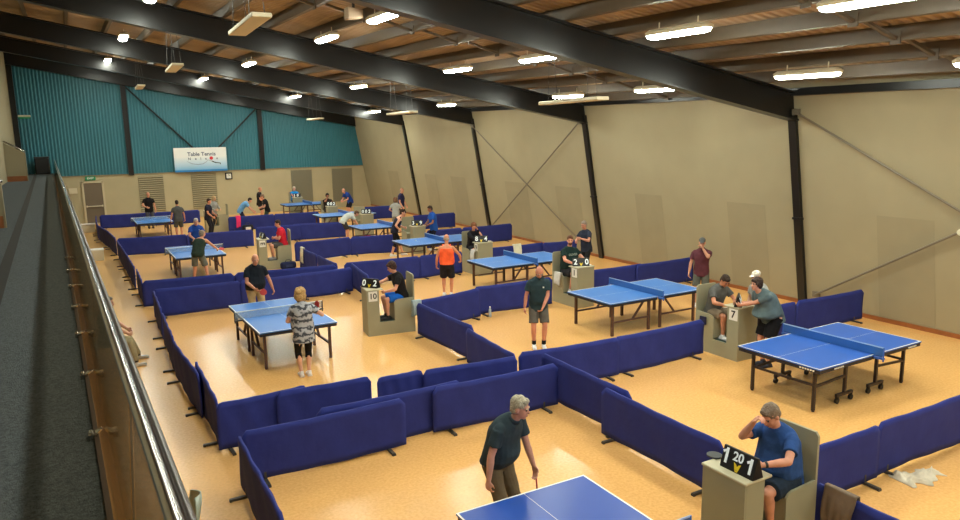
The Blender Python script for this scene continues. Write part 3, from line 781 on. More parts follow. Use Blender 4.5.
    if stype == 'singlet':
        TT = [x for x in TOR if hem-.001 <= x[0] <= .44]; rs = [ring(t, rx+inf-(.03 if t > .4 else 0), ry+inf, oy) for t, rx, ry, oy in TT]; f.loft(rs)
        for q in (-1,1):
            c, d = sp(.44); c2, d2 = sp(.535); f.tube([c+R*q*.10*s+V((0,.05,0)), c2+R*q*.098*s+d2*.02, c+R*q*.10*s-V((0,.07,0))], .03, 8)
    else:
        rs = [ring(hem, .172+inf+.25*fat, .122+inf+.35*fat, 0)]+[ring(t, rx+inf, ry+inf, oy) for t, rx, ry, oy in TOR if -.06 < t < .57 and t > hem+.03]
        f.loft(rs)
        f.tube([P3-d3*.03, P3+nd*.018], [.078*s,.066*s], 12, False)
        fr_ = {'tee':.62,'polo':.62,'long':.97}[stype]
        for sg in (-1, 1):
            S, E, T = A[sg]
            f.ell(S-R*sg*.02, (.07*s+vox*.3,.068*s+vox*.3,.07*s))
            if stype == 'long': f.tube([S, E, E.lerp(T,.95)], [.068*s,.056*s,.042*s], 12, False)
            else: f.tube([S, S.lerp(E,fr_)], [.070*s,.068*s+vox*.4], 14, False)
    so = f.remesh('shirt', SM, vox, body, 2, (.006, 9))
    if stype == 'polo':
        c = MB(); c.tube([P3+d3*.0, P3+nd*.035], [.072*s,.066*s], 14, False); c.build('collar', SM, so, True)
    f = MB(); inf = .011+vox*.5
    TB = [x for x in TOR if -.13 < x[0] < .1]; f.loft([ring(t, rx+inf, ry+inf, oy) for t, rx, ry, oy in TB])
    for sg in (-1, 1):
        S, K, T = G[sg]
        if btype == 'shorts': f.tube([S+(S-K).normalized()*.02, S.lerp(K,.86)], [.098*s+.3*fat,.092*s+.15*fat+vox*.3], 14, False)
        elif btype == 'capri': f.tube([S, S.lerp(K,.5), K, K.lerp(T,.32)], [.094*s,.082*s,.064*s,.066*s], 14, False)
        elif btype == 'trousers': f.tube([S, S.lerp(K,.5), K, K.lerp(T,.5), K.lerp(T,.93)], [.098*s+.2*fat,.088*s,.076*s,.070*s,.066*s], 14, False)
    f.remesh('trousers' if btype != 'shorts' else 'shorts', fabric(bottom), vox, body, 2, (.005, 11))
    # shoes
    for sg in (-1, 1):
        S, K, T = G[sg]; td = V((toe[0]*sg, toe[1], 0)).normalized(); sd = V((0,0,1)).cross(td); gz = T.z-.085*s
        Rz = Matrix((td.cross(V((0,0,1))), td, V((0,0,1)))).transposed()
        f = MB(); f.ell(V((T.x,T.y,gz+.04))-td*.02, (.042,.06,.045), Rz); f.ell(V((T.x,T.y,gz+.032))+td*.09*s, (.046,.10,.034), Rz); f.tube([T-V((0,0,.03)), T+V((0,0,.005))], [.045,.042], 10)
        f.box(V((T.x,T.y,gz+.012))+td*.055, (.084,.25,.022), Rz)
        f.remesh('shoe', mat('shoe_%d_%d_%d' % shoes, shoes, .6), max(.009,vox*.8), body, 2)
        if socks:
            f = MB(); f.tube([T, T.lerp(K,.22)], [.044*s,.046*s], 12, False); f.build('sock', fabric(socks), body, True)
    # hair
    f = MB()
    if htype == 'short':
        f.ell(hd(0,-.020,.046), (.083,.096,.090), HR); f.ell(hd(0,-.045,-.005), (.077,.066,.075), HR); f.ell(hd(0,.04,.088), (.06,.045,.035), HR)
    elif htype == 'fringe':
        f.ell(hd(0,-.048,-.004), (.081,.066,.05), HR); f.ell(hd(0,-.03,.02), (.081,.05,.04), HR)
    elif htype == 'bob':
        f.ell(hd(0,-.022,.040), (.10,.11,.10), HR); f.ell(hd(0,-.055,-.05), (.10,.075,.09), HR)
        for q in (-1,1): f.ell(hd(q*.078,.0,-.05), (.032,.055,.085), HR)
    elif htype == 'mop':
        f.ell(hd(0,-.022,.05), (.092,.105,.098), HR); f.ell(hd(0,-.05,-.01), (.088,.074,.085), HR); f.ell(hd(0,.055,.08), (.066,.045,.032), HR)
        for q in (-1,1): f.ell(hd(q*.076,.01,.01), (.02,.04,.05), HR)
    elif htype == 'cap':
        f.ell(hd(0,-.020,.066), (.083,.098,.072), HR); f.ell(hd(0,.100,.062), (.060,.062,.009), HR)
    if f.v:
        if htype == 'cap': f.remesh('cap', fabric(hair), max(.007,vox*.7), body, 2)
        else: f.remesh('hair', hairm(hair), max(.007,vox*.7), body, 2, (.014, 19) if htype == 'bob' else (.008, 26))
    # face details
    if vox < .014:
        for q in (-1,1):
            f = MB(); f.ell(hd(q*.031,.083,.006), (.0125,.009,.008), HR, 10, 6); f.build('eye', mat('eye_dark',(46,36,32),.3), body, True)
            f = MB(); f.tube([hd(q*.016,.0935,.026), hd(q*.046,.083,.027)], .005, 6); f.build('eyebrow', hairm(hair if htype not in ('cap',) else (70,60,54)), body, True)
        f = MB(); f.ell(hd(0,.0945,-.062), (.021,.006,.0055), HR, 10, 6); f.build('mouth', mat('lip',(160,88,80),.5), body, True)
    info = dict(body=body, A=A, G=G, hd=hd, HR=HR, sp=sp, P3=P3, s=s)
    if extra: extra(info)
    return info
def world(info, p): 
    b = info['body']; bpy.context.view_layer.update(); return b.matrix_world @ V(p)
def paddle(at, d, n, label, color='red', hold=True):
    """bat with its grip centred at a world point; d = blade direction, n = rubber normal"""
    d = V(d).normalized(); n = V(n); n = (n-d*n.dot(d)).normalized(); x = d.cross(n)
    e = empty('table_tennis_bat', at); e.matrix_world = frame(at, x, n, d); tag(e, label, 'bat', 'table tennis bats')
    f = MB(); f.box((0,0,0),(.026,.022,.10)); f.build('grip', mat('bat_wood',(150,104,62),.5), e, bevel=.006)
    f = MB(); ring = [((.075*math.cos(2*PI*k/20)), .13+.079*math.sin(2*PI*k/20)) for k in range(20)]
    f.loft([[V((a,-.007,c)) for a,c in ring],[V((a,.007,c)) for a,c in ring]]); f.build('blade', M_red if color == 'red' else mat('black_rubber',(52,58,62),.5), e)
    return e
def collar_logo(info):
    c, d = info['sp'](.37); f = MB(); f.box(c+V((-.08,.142,0)),(.03,.006,.03)); f.build('chest_logo', M_white, info['body'])
def tee_print(info):
    c, d = info['sp'](.36)
    text('shirt_print', 'OLIVER', .085, frame(c+V((0,.178,.04)),(-1,0,0),d,(0,1,0)), mat('print_pale',(150,160,150),.8), info['body'])
def beard(info):
    tee_print(info)
    f = MB(); hd = info['hd']; f.ell(hd(0,.052,-.078), (.058,.05,.05), info['HR']); f.remesh('beard', hairm((104,58,38)), .009, info['body'], 2, (.005,40))
def watch(info):
    S, E, T = info['A'][-1]; d = (T-E).normalized(); f = MB(); f.tube([T-d*.035, T-d*.012], [.034,.034], 14, False); f.build('wristwatch', M_black, info['body'])
def wristband(info):
    S, E, T = info['A'][1]; d = (T-E).normalized(); f = MB(); f.tube([T-d*.05, T-d*.02], [.034,.034], 14, False); f.build('wristband', M_white, info['body'])

FAR, MID, NEAR = .017, .0115, .0085
seat = dict(pel=(0,-.345,.82), lf=(-.11,.02,.30), rf=(.11,.02,.30))
def in_desk(nm, label, **k):
    x, y, face, o = DESKS[nm]
    kw = dict(seat); kw.update(k)
    return make_person(label, (x,y), face, **kw)

PEOPLE = {}
p1 = make_person('white-haired man in slate polo and khaki trousers bending at the nearest table', (3.685,6.09), (.36,-.93), H=1.74, fat=.055, lean=20, hunch=22, hp=12, hyaw=18, lh=(-.25,.25,.80), rh=(.33,.06,.74),
    shirt=(50,64,72), stype='polo', bottom=(108,96,78), btype='trousers', hair=(172,166,146), htype='short', sk=(206,152,132), shoes=(60,52,46), vox=NEAR, hem=-.03)
u1 = in_desk('a', 'grey-haired scorer in blue tee holding his forehead at the nearest umpire desk', H=1.76, lean=12, hunch=14, hp=32, hyaw=0, fat=.09, pel=(0,-.36,.82), lf=(-.13,-.05,.30), rf=(.1,.05,.30), lh=(-.20,.20,1.13), rh=lambda hd: hd(.065,.175,.045), re=(.5,.7,-.7), le=(-1,-.6,-.3),
    shirt=(44,76,134), bottom=(34,46,62), hair=(124,108,94), htype='short', sk=(208,150,126), shoes=(40,40,44), vox=NEAR, extra=watch, curl=40)
wom = make_person('blonde woman in grey tie-dye top and black capri leggings', (3.42,12.62), (.05,1), H=1.66, lean=3, hunch=8, hp=5, hyaw=-55, fat=.07, lh=(-.12,.26,1.02), rh=(.34,.16,1.14), re=(1,-.8,-.8), lf=(-.07,.02,0), rf=(.07,0,0),
    stype='tee', bottom=(24,24,26), btype='capri', hair=(186,150,98), htype='bob', sk=(214,164,138), shoes=(226,218,214), vox=NEAR*1.1, hem=-.21, shirt_mat=tie_dye_mat(), shw=.92)
bld = make_person('bald man in black polo and khaki trousers at the pale-net table', (3.50,16.8), (.05,-1), H=1.78, lean=14, hunch=12, hp=14, fat=.08, lh=(-.38,.10,.88), le=(-1,-.6,.3), rh=(.10,.32,.98), re=(1,-.8,-.2),
    shirt=(28,34,42), stype='polo', bottom=(190,166,124), btype='trousers', hair=(180,170,160), htype='fringe', sk=(208,148,120), vox=MID, shoes=(70,60,50), hem=-.03)
in_desk('c', 'boy in black tee and bright blue shorts seated at umpire desk 10', H=1.68, lean=14, hunch=10, hp=22, lh=(-.13,.06,.95), rh=(.12,.24,1.09), le=(-1,-.6,-.4), re=(1,-.6,-.4),
    shirt=(30,28,30), bottom=(24,96,196), hair=(58,40,34), htype='mop', sk=(214,156,130), shoes=(24,24,26), vox=MID)
make_person('grey-haired man in orange singlet seen from behind', (8.72,17.15), (.55,.83), H=1.70, lean=4, hunch=4, fat=.06, lh=(-.30,.10,.86), rh=(.36,.22,.98), re=(1,-.6,-.5),
    shirt=(246,98,54), stype='singlet', bottom=(34,34,42), hair=(170,156,140), htype='fringe', sk=(206,138,106), vox=MID, hem=-.06)
make_person('bald man in dark green polo and grey shorts looking at his hand', (8.05,11.75), (-.45,-.89), H=1.76, lean=7, hunch=14, hp=36, lh=(-.06,.24,.92), rh=(.30,.02,.80), le=(-1,-.5,-.2),
    shirt=(44,62,68), stype='polo', bottom=(98,94,88), hair=(190,180,170), htype='fringe', sk=(208,142,118), shoes=(226,230,236), socks=(24,24,28), vox=MID, extra=collar_logo, fat=.02)
make_person('man in maroon polo and grey cap touching his face', (13.45,12.45), (-.75,-.66), H=1.74, lean=3, hunch=6, hp=14, lh=lambda hd: hd(-.03,.14,-.10), rh=(.30,.04,.82), le=(-.7,.5,-1),
    shirt=(92,50,58), stype='polo', bottom=(88,90,82), hair=(86,88,88), htype='cap', sk=(204,148,122), vox=MID)
in_desk('d', 'bearded man in dark green tee seated at the umpire desk before the leaning column', H=1.90, pel=(-.07,-.30,.85), lean=4, hunch=3, hp=2, hyaw=-35, fat=.10, lh=(-.22,.22,1.09), rh=(.14,.20,1.09), le=(-1,-.5,-.4), re=(1,-.5,-.4),
    shirt=(26,46,44), bottom=(40,40,44), hair=(92,58,40), htype='short', sk=(214,150,126), vox=MID, extra=beard)
make_person('grey-haired man in navy tee standing at the leaning column', (13.55,17.2), (-1,-.15), H=1.72, lean=6, hunch=8, hp=8, lh=(-.1,.32,1.22), rh=(.14,.30,1.10), shirt=(44,50,66), bottom=(34,34,36), btype='trousers', hair=(150,140,130), sk=(196,136,112), vox=MID)
in_desk('b', 'umpire in grey polo writing on his lap at desk 7', H=1.70, lean=16, hunch=16, hp=42, hyaw=-8, lh=(-.10,.12,1.0), rh=(.13,.11,1.0), le=(-1,-.4,-.3), re=(1,-.4,-.3),
    shirt=(88,88,86), stype='polo', bottom=(128,114,96), hair=(56,42,34), sk=(196,134,104), shoes=(224,224,224), vox=MID)
make_person('stout man in grey tee and black shorts leaning on umpire desk 7', (10.93,8.47), (-.97,.25), H=1.80, lean=32, hunch=12, hp=0, fat=.13, lh=(.30,.40,1.12), rh=(.48,.26,1.12), le=(-.6,-.6,-1), re=(.6,-.6,-1),
    shirt=(88,104,108), bottom=(22,22,26), hair=(58,44,38), htype='mop', sk=(208,148,122), shoes=(40,44,60), vox=MID, hem=-.10)
make_person('person in white cap mostly hidden behind the stout man in grey', (11.62,9.22), (-1,.1), H=1.62, lean=12, hunch=8, hp=16, shirt=(150,150,146), bottom=(50,50,54), hair=(222,216,200), htype='cap', sk=(214,170,148), vox=FAR)
in_desk('e', 'umpire in black top resting chin on hand, scores before her', H=1.66, lean=10, hunch=8, hp=6, hyaw=-25, lh=(-.05,-.07,1.40), rh=(.16,.24,1.09), le=(-.5,.8,-1), shirt=(26,26,32), stype='long', bottom=(30,30,34), hair=(110,70,44), htype='mop', sk=(206,146,120), vox=FAR, shw=.92)
make_person('young player in dark singlet leaning with hand on hip', (10.32,24.35), (.93,-.36), H=1.80, lean=26, hunch=8, hp=6, lh=(-.10,.30,1.04), rh=(.21,.10,1.0), re=(1,-1,.2), shirt=(36,38,54), stype='singlet', bottom=(24,24,28), btype='capri', hair=(50,36,30), htype='short', sk=(216,160,132), vox=FAR, lf=(-.1,.2,0), rf=(.1,-.22,0))
make_person('man in royal blue shirt standing right of the desk', (12.02,24.75), (-1,.05), H=1.74, lean=7, hunch=8, hp=16, lh=(-.12,.30,1.0), rh=(.14,.28,1.0), shirt=(34,82,168), stype='polo', bottom=(28,30,44), btype='trousers', hair=(60,44,36), htype='short', sk=(150,100,76), vox=FAR)
make_person('person in pale grey top and shorts before the tall man', (13.05,30.8), (.5,.85), H=1.60, lean=4, hyaw=-30, lh=(-.2,.2,.95), rh=(.2,.2,.95), shirt=(162,166,164), bottom=(130,126,118), hair=(110,80,60), htype='bob', sk=(200,146,120), vox=FAR, shw=.92)
tall = make_person('tall balding man in navy and white top by the leaning wall', (14.35,33.1), (.7,-.7), H=1.86, lean=3, lh=(-.22,.18,.95), rh=(.22,.14,.95), shirt=(44,46,84), stype='polo', bottom=(40,40,46), hair=(150,130,116), htype='fringe', sk=(206,150,124), vox=FAR)
make_person('player in pale shirt bending right down beside an umpire desk', (10.12,29.25), (.97,-.1), H=1.70, lean=66, hunch=24, hp=35, lh=(-.12,.62,.45), rh=(.12,.60,.42), shirt=(196,204,200), bottom=(56,56,58), hair=(96,70,52), sk=(206,150,124), vox=FAR)
in_desk('i', 'umpire in black with hand on face behind the far white scores', H=1.74, lean=8, hunch=8, hp=6, hyaw=-20, rh=(.06,-.06,1.46), re=(.6,.8,-1), lh=(-.16,.22,1.09), shirt=(46,38,38), bottom=(40,40,40), hair=(40,30,26), htype='mop', sk=(150,100,78), vox=FAR)
make_person('balding man in blue tee bending by the grey ribbed panel', (13.45,38.4), (-1,-.25), H=1.76, lean=36, hunch=12, hp=10, lh=(-.12,.42,.95), rh=(.14,.40,.95), shirt=(34,66,150), bottom=(26,26,32), hair=(170,150,136), htype='fringe', sk=(206,146,124), vox=FAR)
in_desk('j', 'umpire in bright blue tee at the farthest desk', H=1.72, lean=8, hunch=8, hp=12, lh=(-.2,.22,1.09), rh=(.2,.22,1.09), shirt=(16,132,214), bottom=(40,40,46), hair=(200,186,172), sk=(210,156,136), vox=FAR)
make_person('bald man in black tee standing before the end wall, in profile', (8.98,40.3), (.9,-.4), H=1.82, lean=4, lh=(-.12,.28,1.05), rh=(.12,.28,1.05), shirt=(26,24,26), bottom=(40,38,40), hair=(160,140,120), htype='fringe', sk=(210,150,124), vox=FAR)
make_person('grey-haired man in black tee and green shorts beside the bending man', (8.50,36.8), (-.9,.1), H=1.68, lean=14, hunch=10, hp=14, lh=(-.12,.30,1.0), rh=(.12,.30,1.0), shirt=(28,26,28), bottom=(52,66,58), hair=(120,100,84), sk=(206,150,126), vox=FAR)
make_person('dark-haired man bending in pale blue shirt', (7.35,36.9), (1,-.2), H=1.74, lean=46, hunch=14, hp=25, lh=(-.14,.62,.75), rh=(.16,.58,.72), shirt=(110,164,214), bottom=(34,38,66), hair=(44,34,30), sk=(208,150,124), vox=FAR)
in_desk('f', 'scorer in red tee and grey shorts with folded hands', H=1.76, lean=8, hunch=10, hp=10, lh=(-.06,-.02,1.04), rh=(.06,-.02,1.04), le=(-1,-.6,-.2), re=(1,-.6,-.2), shirt=(202,38,58), bottom=(76,76,76), hair=(60,44,36), sk=(210,150,124), shoes=(140,140,146), vox=FAR)
make_person('grey-haired man in blue polo hunched at the table end', (3.68,27.0), (.1,-1), H=1.74, lean=26, hunch=10, hp=6, fat=.04, lh=(-.10,.34,.93), rh=(.10,.34,.93), le=(-1,-.2,-.1), re=(1,-.2,-.1), shirt=(34,70,146), stype='polo', bottom=(50,52,60), btype='trousers', hair=(176,168,160), sk=(212,150,124), vox=MID*1.15, extra=collar_logo)
sgl = make_person('man in dark singlet bending over the table with his bat', (3.22,23.25), (.42,.9), H=1.76, lean=40, hunch=8, hp=6, hyaw=-10, side=8, lh=(-.12,.45,.86), rh=(.42,.62,.93), shirt=(40,54,46), stype='singlet', bottom=(98,104,102), hair=(130,120,108), sk=(206,148,120), vox=MID*1.15, lf=(-.22,.05,0), rf=(.22,.05,0))
make_person('bald man in black tee standing before the louvred vent', (3.36,40.2), (.15,-1), H=1.86, lean=4, hunch=4, lh=(-.30,.10,.85), rh=(.20,.30,1.12), shirt=(22,20,24), bottom=(70,72,84), btype='trousers', hair=(150,130,112), htype='fringe', sk=(212,150,124), shoes=(30,28,30), vox=FAR)
make_person('dark-haired man in grey tee and shorts with his back turned', (4.08,34.85), (-.05,1), H=1.74, lean=3, lh=(-.30,.12,.86), rh=(.30,.12,.86), shirt=(76,80,84), bottom=(74,78,78), hair=(50,38,32), sk=(200,140,112), vox=FAR)
make_person('dark-haired person in navy top beside the empty umpire desk', (5.36,34.6), (.85,-.5), H=1.76, lean=5, lh=(-.16,.25,1.0), rh=(.18,.24,.95), shirt=(34,36,54), stype='tee', bottom=(36,36,44), btype='trousers', hair=(48,36,30), sk=(204,140,112), vox=FAR)
make_person('grey-blonde person in grey top behind the empty umpire desk', (6.08,37.5), (.6,-.8), H=1.66, lean=5, lh=(-.16,.25,1.0), rh=(.18,.24,1.0), shirt=(150,150,146), stype='long', bottom=(50,50,54), btype='trousers', hair=(186,160,120), htype='bob', sk=(210,156,130), vox=FAR, shw=.92)
make_person('seated person in khaki trousers and light shoes below the balcony rail', (.27,15.32), (1,-.05), H=1.74, lean=4, hunch=8, hp=6, pel=(0,.02,.57), lf=(-.28,.56,0), rf=(.26,.50,0), lh=(-.2,.4,.68), rh=(.2,.4,.68), le=(-1,-.4,0), re=(1,-.4,0), shirt=(120,116,96), bottom=(158,144,110), btype='trousers', hair=(120,110,100), sk=(204,150,124), shoes=(206,198,186), socks=(40,34,36), vox=MID)

# ------------------------------------------------------------------ bats
def bat_in(info, sg, label, d, n, color='red', off=.085):
    S, E, T = info['A'][sg]; a = (T-E).normalized(); Mw = Matrix.Rotation(info['body'].rotation_euler.z, 4, 'Z'); loc = V(info['body'].location)
    w = loc+(Mw @ (T+a*off*info['s'])); return paddle(w, Mw @ V(d), Mw @ V(n), label, color)
bat_in(p1, -1, 'bat held low and edge-on by the white-haired man', (.05,.1,-1), (-.6,.79,0))
bat_in(wom, 1, 'red bat held up by the blonde woman', (.1,.25,1), (1,.3,0))
bat_in(bld, 1, 'red bat held at the waist by the bald man in black polo', (-.8,.3,-.25), (.2,1,.4))
bat_in(sgl, 1, 'red bat held over the table by the man in dark singlet', (.6,.7,.1), (.3,-.5,1))
def on_desk(nm, p):
    x, y, face, o = DESKS[nm]; return Matrix.Rotation(rot_of(*face), 4, 'Z') @ V(p)+V((x,y,0))
paddle(on_desk('a',(.17,.30,1.065)), (-.15,1,.0), (0,0,1), 'grey-black bat lying on the nearest umpire desk', 'black')

# ------------------------------------------------------------------ score stands
M_score = mat('score_white_glow', (232,240,240), .5, emit=.15); M_yel = mat('score_yellow', (232,200,40), .5)  # digits are no lamps; a faint glow is put into their white
def scoreboard(nm, pos, rz, parts, label, w=.42, h=.2, emblem=True):
    x, y, face, o = DESKS[nm]; q = on_desk(nm, pos)
    e = empty('score_stand', q, rot_of(*face)+rz); tag(e, label, 'score stand', 'score stands on umpire desks')
    f = MB(); f.prism([(-.075,0),(.075,0),(.012,h),(-.012,h)], -w/2, w/2, lambda u,v,t: V((t,u,v))); f.build('body', M_black, e, bevel=.004)
    up = V((0,-.063,h)).normalized(); n = V((0,h,.063)).normalized()
    for s, u, v, sz in parts:
        c = V((-u*w, .075-.063*v, h*v))+n*.003
        d_ = text('digit', s, sz, frame(c, (-1,0,0), up, n), M_score, e)
        if s == '1':
            g = MB(); R = Matrix((V((-1,0,0)), up, n)).transposed(); g.box(c+V((1,0,0))*sz*.13+up*sz*.22, (sz*.2,sz*.12,.003), R @ Matrix.Rotation(.5,3,'Z')); g.build('digit_flag', M_score, d_)
    if emblem:
        c = V((0, .075-.063*.24, h*.24))+n*.004; r = V((-1,0,0)); k = h*.2; f = MB()
        for pts in ([(-1,1),(-.35,.7),(0,.2),(0,-.5),(-.5,-.6)], [(1,1),(.35,.7),(0,.2),(0,-.5),(.5,-.6)], [(-.5,-.6),(.5,-.6),(.3,-1),(-.3,-1)]):
            f.loft([[c+r*(a*k)+up*(b*k) for a, b in pts], [c+r*(a*k)+up*(b*k)+n*.002 for a, b in pts]])
        f.build('emblem', M_yel, e)
    return e
scoreboard('a', (-.07,.36,1.052), 0, (('1',-.36,.55,.21),('20',-.02,.68,.125),('1',.36,.5,.21)), 'black score stand reading 1 20 1 with yellow emblem', .40, .21)
scoreboard('c', (.02,.36,1.052), .75, (('0',-.34,.5,.19),('2',.34,.5,.19)), 'black score stand reading 0 and 2 at desk 10')
scoreboard('d', (.02,.34,1.052), -.5, (('2',-.34,.5,.19),('0',.34,.5,.19)), 'black score stand reading 2 and 0 before the bearded man')
scoreboard('b', (.08,.34,1.052), .7, (('0',-.34,.5,.19),('0',.34,.5,.19)), 'black score stand before the umpire writing on his lap')
scoreboard('e', (.05,.34,1.052), -.5, (('8',-.34,.5,.19),('4',.34,.5,.19)), 'black score stand with white digits before the umpire in black')
scoreboard('f', (.0,.34,1.052), .2, (('1',-.34,.5,.19),('0',.34,.5,.19)), 'dark score stand before the scorer in red')
scoreboard('g', (.0,.34,1.052), -.5, (('3',-.34,.5,.19),('9',.34,.5,.19)), 'score stand with yellow emblem beside the man in royal blue')
scoreboard('h', (.0,.34,1.052), -.5, (('0',-.34,.5,.19),('0',0,.5,.19),('2',.34,.5,.19)), 'score stand with white digits above the bending player', emblem=False)
scoreboard('i', (.0,.34,1.052), -.5, (('0',-.34,.5,.21),('0',0,.5,.21),('2',.34,.5,.21)), 'score stand with white digits before the umpire with hand on face', emblem=False)
scoreboard('j', (.0,.34,1.052), -.5, (('1',-.34,.5,.2),('0',.1,.5,.2)), 'score stand with white digits at the farthest desk', emblem=False)

# ------------------------------------------------------------------ towels and other small things
def towel(c, ang, w, front, back, rgb, label, top, th=.022, band=None):
    e = empty('towel', (c[0],c[1],top), ang); tag(e, label, 'towel')
    f = MB(); nx = 12; path = []
    for k in range(9): path.append((-th, -back*(1-k/8)))
    for k in range(1,6): a = PI-PI*k/6; path.append((th*math.cos(a), th*.8*math.sin(a)))
    for k in range(9): path.append((th, -front*k/8))
    rnd = random.Random(int(c[0]*100)); ph = rnd.random()*9
    P = []
    for sd in (0, .010):
        for j, (yy, zz) in enumerate(path):
            for i in range(nx+1):
                u = i/nx-.5; dz = -zz
                fold = .04*math.sin(u*13+ph+dz*3)*min(1, dz*6)
                yo = yy+(sd if yy > 0 else -sd if yy < 0 else 0)+(abs(fold) if yy > 0 else -abs(fold))
                P.append((u*w*(1-.14*min(1,dz*1.5))+.012*math.sin(dz*9+ph), yo, zz+(sd if zz > 0 else 0)+.02*math.sin(u*5+ph)*min(1,dz*3)))
    n = nx+1; m = len(path); N = n*m
    fs = []
    for sd in (0, 1):
        fs += [(sd*N+j*n+i, sd*N+j*n+i+1, sd*N+(j+1)*n+i+1, sd*N+(j+1)*n+i) for j in range(m-1) for i in range(nx)]
    per = list(range(n))+[j*n+nx for j in range(1,m)]+[(m-1)*n+i for i in range(nx-1,-1,-1)]+[j*n for j in range(m-2,0,-1)]
    fs += [(per[k], per[(k+1)%len(per)], N+per[(k+1)%len(per)], N+per[k]) for k in range(len(per))]
    f.add(P, fs); f.build('cloth', fabric(rgb), e, True)
    if band:
        g = MB(); g.box((0, th+.022, -front+.05), (w*.84,.02,.09)); g.build('hem_band', fabric(band), e)
    return e
towel((6.37,3.98), PI/2, .34, .44, .40, (120,104,90), 'brown towel hung over the barrier behind the nearest scorer', .745)
towel((12.72,19.83), PI, .32, .5, .3, (214,216,196), 'white towel hung over the barrier beyond the net', .745)
towel((10.81,19.38), -PI/2, .24, .44, .3, (204,206,204), 'white towel hung on the side of the umpire desk in black\'s court', .795)
towel((10.73,14.75), -PI/2, .26, .42, .3, (206,206,204), 'white towel with dark hem hung on the bearded man\'s desk', .80, band=(44,40,62))
towel((6.40,14.15), 0, .22, .34, .3, (150,170,180), 'pale blue cloth over the barrier end by umpire desk 10', .745)
towel((6.9,35.9), PI, .22, .55, .3, (226,60,120), 'pink towel hung over the barrier by the empty desk', .745)
towel((6.56,23.6), PI/2+.0, .30, .5, .4, (222,222,206), 'white towel hung on the barrier right of the scorer in red', .745)
# dark pocket on desk 7
e = empty('towel', (10.63,9.75,.64)); tag(e, 'folded dark cloth tucked on the side of umpire desk 7', 'towel')
f = MB(); f.box((-.003,0,0),(.03,.16,.16)); f.box((-.02,0,-.02),(.02,.14,.1)); f.build('cloth', fabric((44,42,66)), e, bevel=.01)
# crumpled towel on the floor
f = MB(); n = 30; hgt = lambda i, j: max(.012, .03+.09*mnoise.noise(V((i*.19,j*.27,3.1)))+.05*mnoise.noise(V((i*.5,j*.6,1.))))
P = []
for sd in (0, 1):
    for j in range(13):
        for i in range(n):
            u = i/(n-1)-.5; v = j/12-.5; wv = .46*(1-.75*max(0,u+.1))*(1+.25*math.sin(i*.7))
            edgef = min(1, (min(j,12-j)/3))*min(1, min(i,n-1-i)/3)
            P.append((u*.66, (v*wv+.06*math.sin(i*.33))*.7, 0.004+sd*(.006+hgt(i,j)*edgef)))
N = n*13; fs = []
for sd in (0,1): fs += [(sd*N+j*n+i, sd*N+j*n+i+1, sd*N+(j+1)*n+i+1, sd*N+(j+1)*n+i) for j in range(12) for i in range(n-1)]
per = list(range(n))+[j*n+n-1 for j in range(1,13)]+[12*n+i for i in range(n-2,-1,-1)]+[j*n for j in range(11,0,-1)]
fs += [(per[k], per[(k+1)%len(per)], N+per[(k+1)%len(per)], N+per[k]) for k in range(len(per))]
f.add(P, fs); o = f.build('towel', fabric((206,196,176)), None, True); o.location = (8.86,4.52,0); o.rotation_euler = (0,0,-.15); tag(o, 'crumpled cream towel dropped on the floor below the barrier', 'towel')
# bottle
e = empty('water_bottle', (8.52,14.52,0)); tag(e, 'clear water bottle standing on the floor by the barrier foot', 'bottle')
f = MB(); prof = [(.03,0),(.036,.01),(.036,.15),(.030,.19),(.014,.22),(.014,.235)]
f.loft([[V((r*math.cos(2*PI*k/14),r*math.sin(2*PI*k/14),z)) for k in range(14)] for r,z in prof]); f.build('bottle_body', mix_transparent('bottle_plastic',(190,206,220),.3,.15), e, True)
f = MB(); f.tube([(0,0,.234),(0,0,.256)],.016,12,False); f.build('cap', M_white, e)
# sports bags
def bag(name, c, dims, rz, rgb, label, stripe=None):
    e = empty(name, (*c,0), rz); tag(e, label, 'bag')
    f = MB(); L, W, H = dims
    f.loft([[V((x, W/2*r*math.cos(2*PI*k/16), H/2+H/2*r*math.sin(2*PI*k/16)*(1 if math.sin(2*PI*k/16)>0 else .98))) for k in range(16)] for x, r in ((-L/2,.72),(-L/2+.04,.97),(-.1*L,1),(.1*L,.96),(L/2-.04,.97),(L/2,.72))])
    f.build('bag_body', fabric(rgb), e, True)
    f = MB(); f.tube([(-L*.2,0,H*.98),(-L*.12,0,H*1.25),(L*.12,0,H*1.25),(L*.2,0,H*.98)],.012,6); f.build('handle', M_dark, e)
    if stripe: f = MB(); f.box((0,-W/2*.98,H*.5),(L*.5,.02,H*.35)); f.build('pocket', fabric(stripe), e)
bag('sports_bag', (6.15,24.02), (.5,.26,.26), .1, (34,40,74), 'dark blue sports bag on the floor at the desk of the scorer in red', (50,60,100))
bag('sports_bag', (10.92,29.1), (.42,.22,.2), .1, (176,34,70), 'small red bag on the floor below the bending player', (120,30,50))
bag('sports_bag', (7.25,35.5), (.5,.26,.34), .0, (30,32,44), 'black sports bag with white pocket by the pink towel', (216,216,210))
# ball
f = MB(); f.ell((0,0,0),(.02,.02,.02)); o = f.build('table_tennis_ball', M_white, None, True); o.location = (10.3,22.62,.78); tag(o, 'white ball lying on the table of the player in dark singlet', 'ball')
# paper on the lap of the umpire at desk 7
e = empty('score_sheet', on_desk('b',(0,.12,.955)), rot_of(0,-1)); tag(e, 'white score sheet on a clipboard held on the lap at desk 7', 'paper')
f = MB(); R = Matrix.Rotation(.25,3,'X'); f.box((0,0,0),(.22,.30,.008),R); f.build('clipboard', M_dark, e); f = MB(); f.box((0,0,.007),(.20,.28,.004),R); f.build('sheet', M_white, e)
f = MB(); 
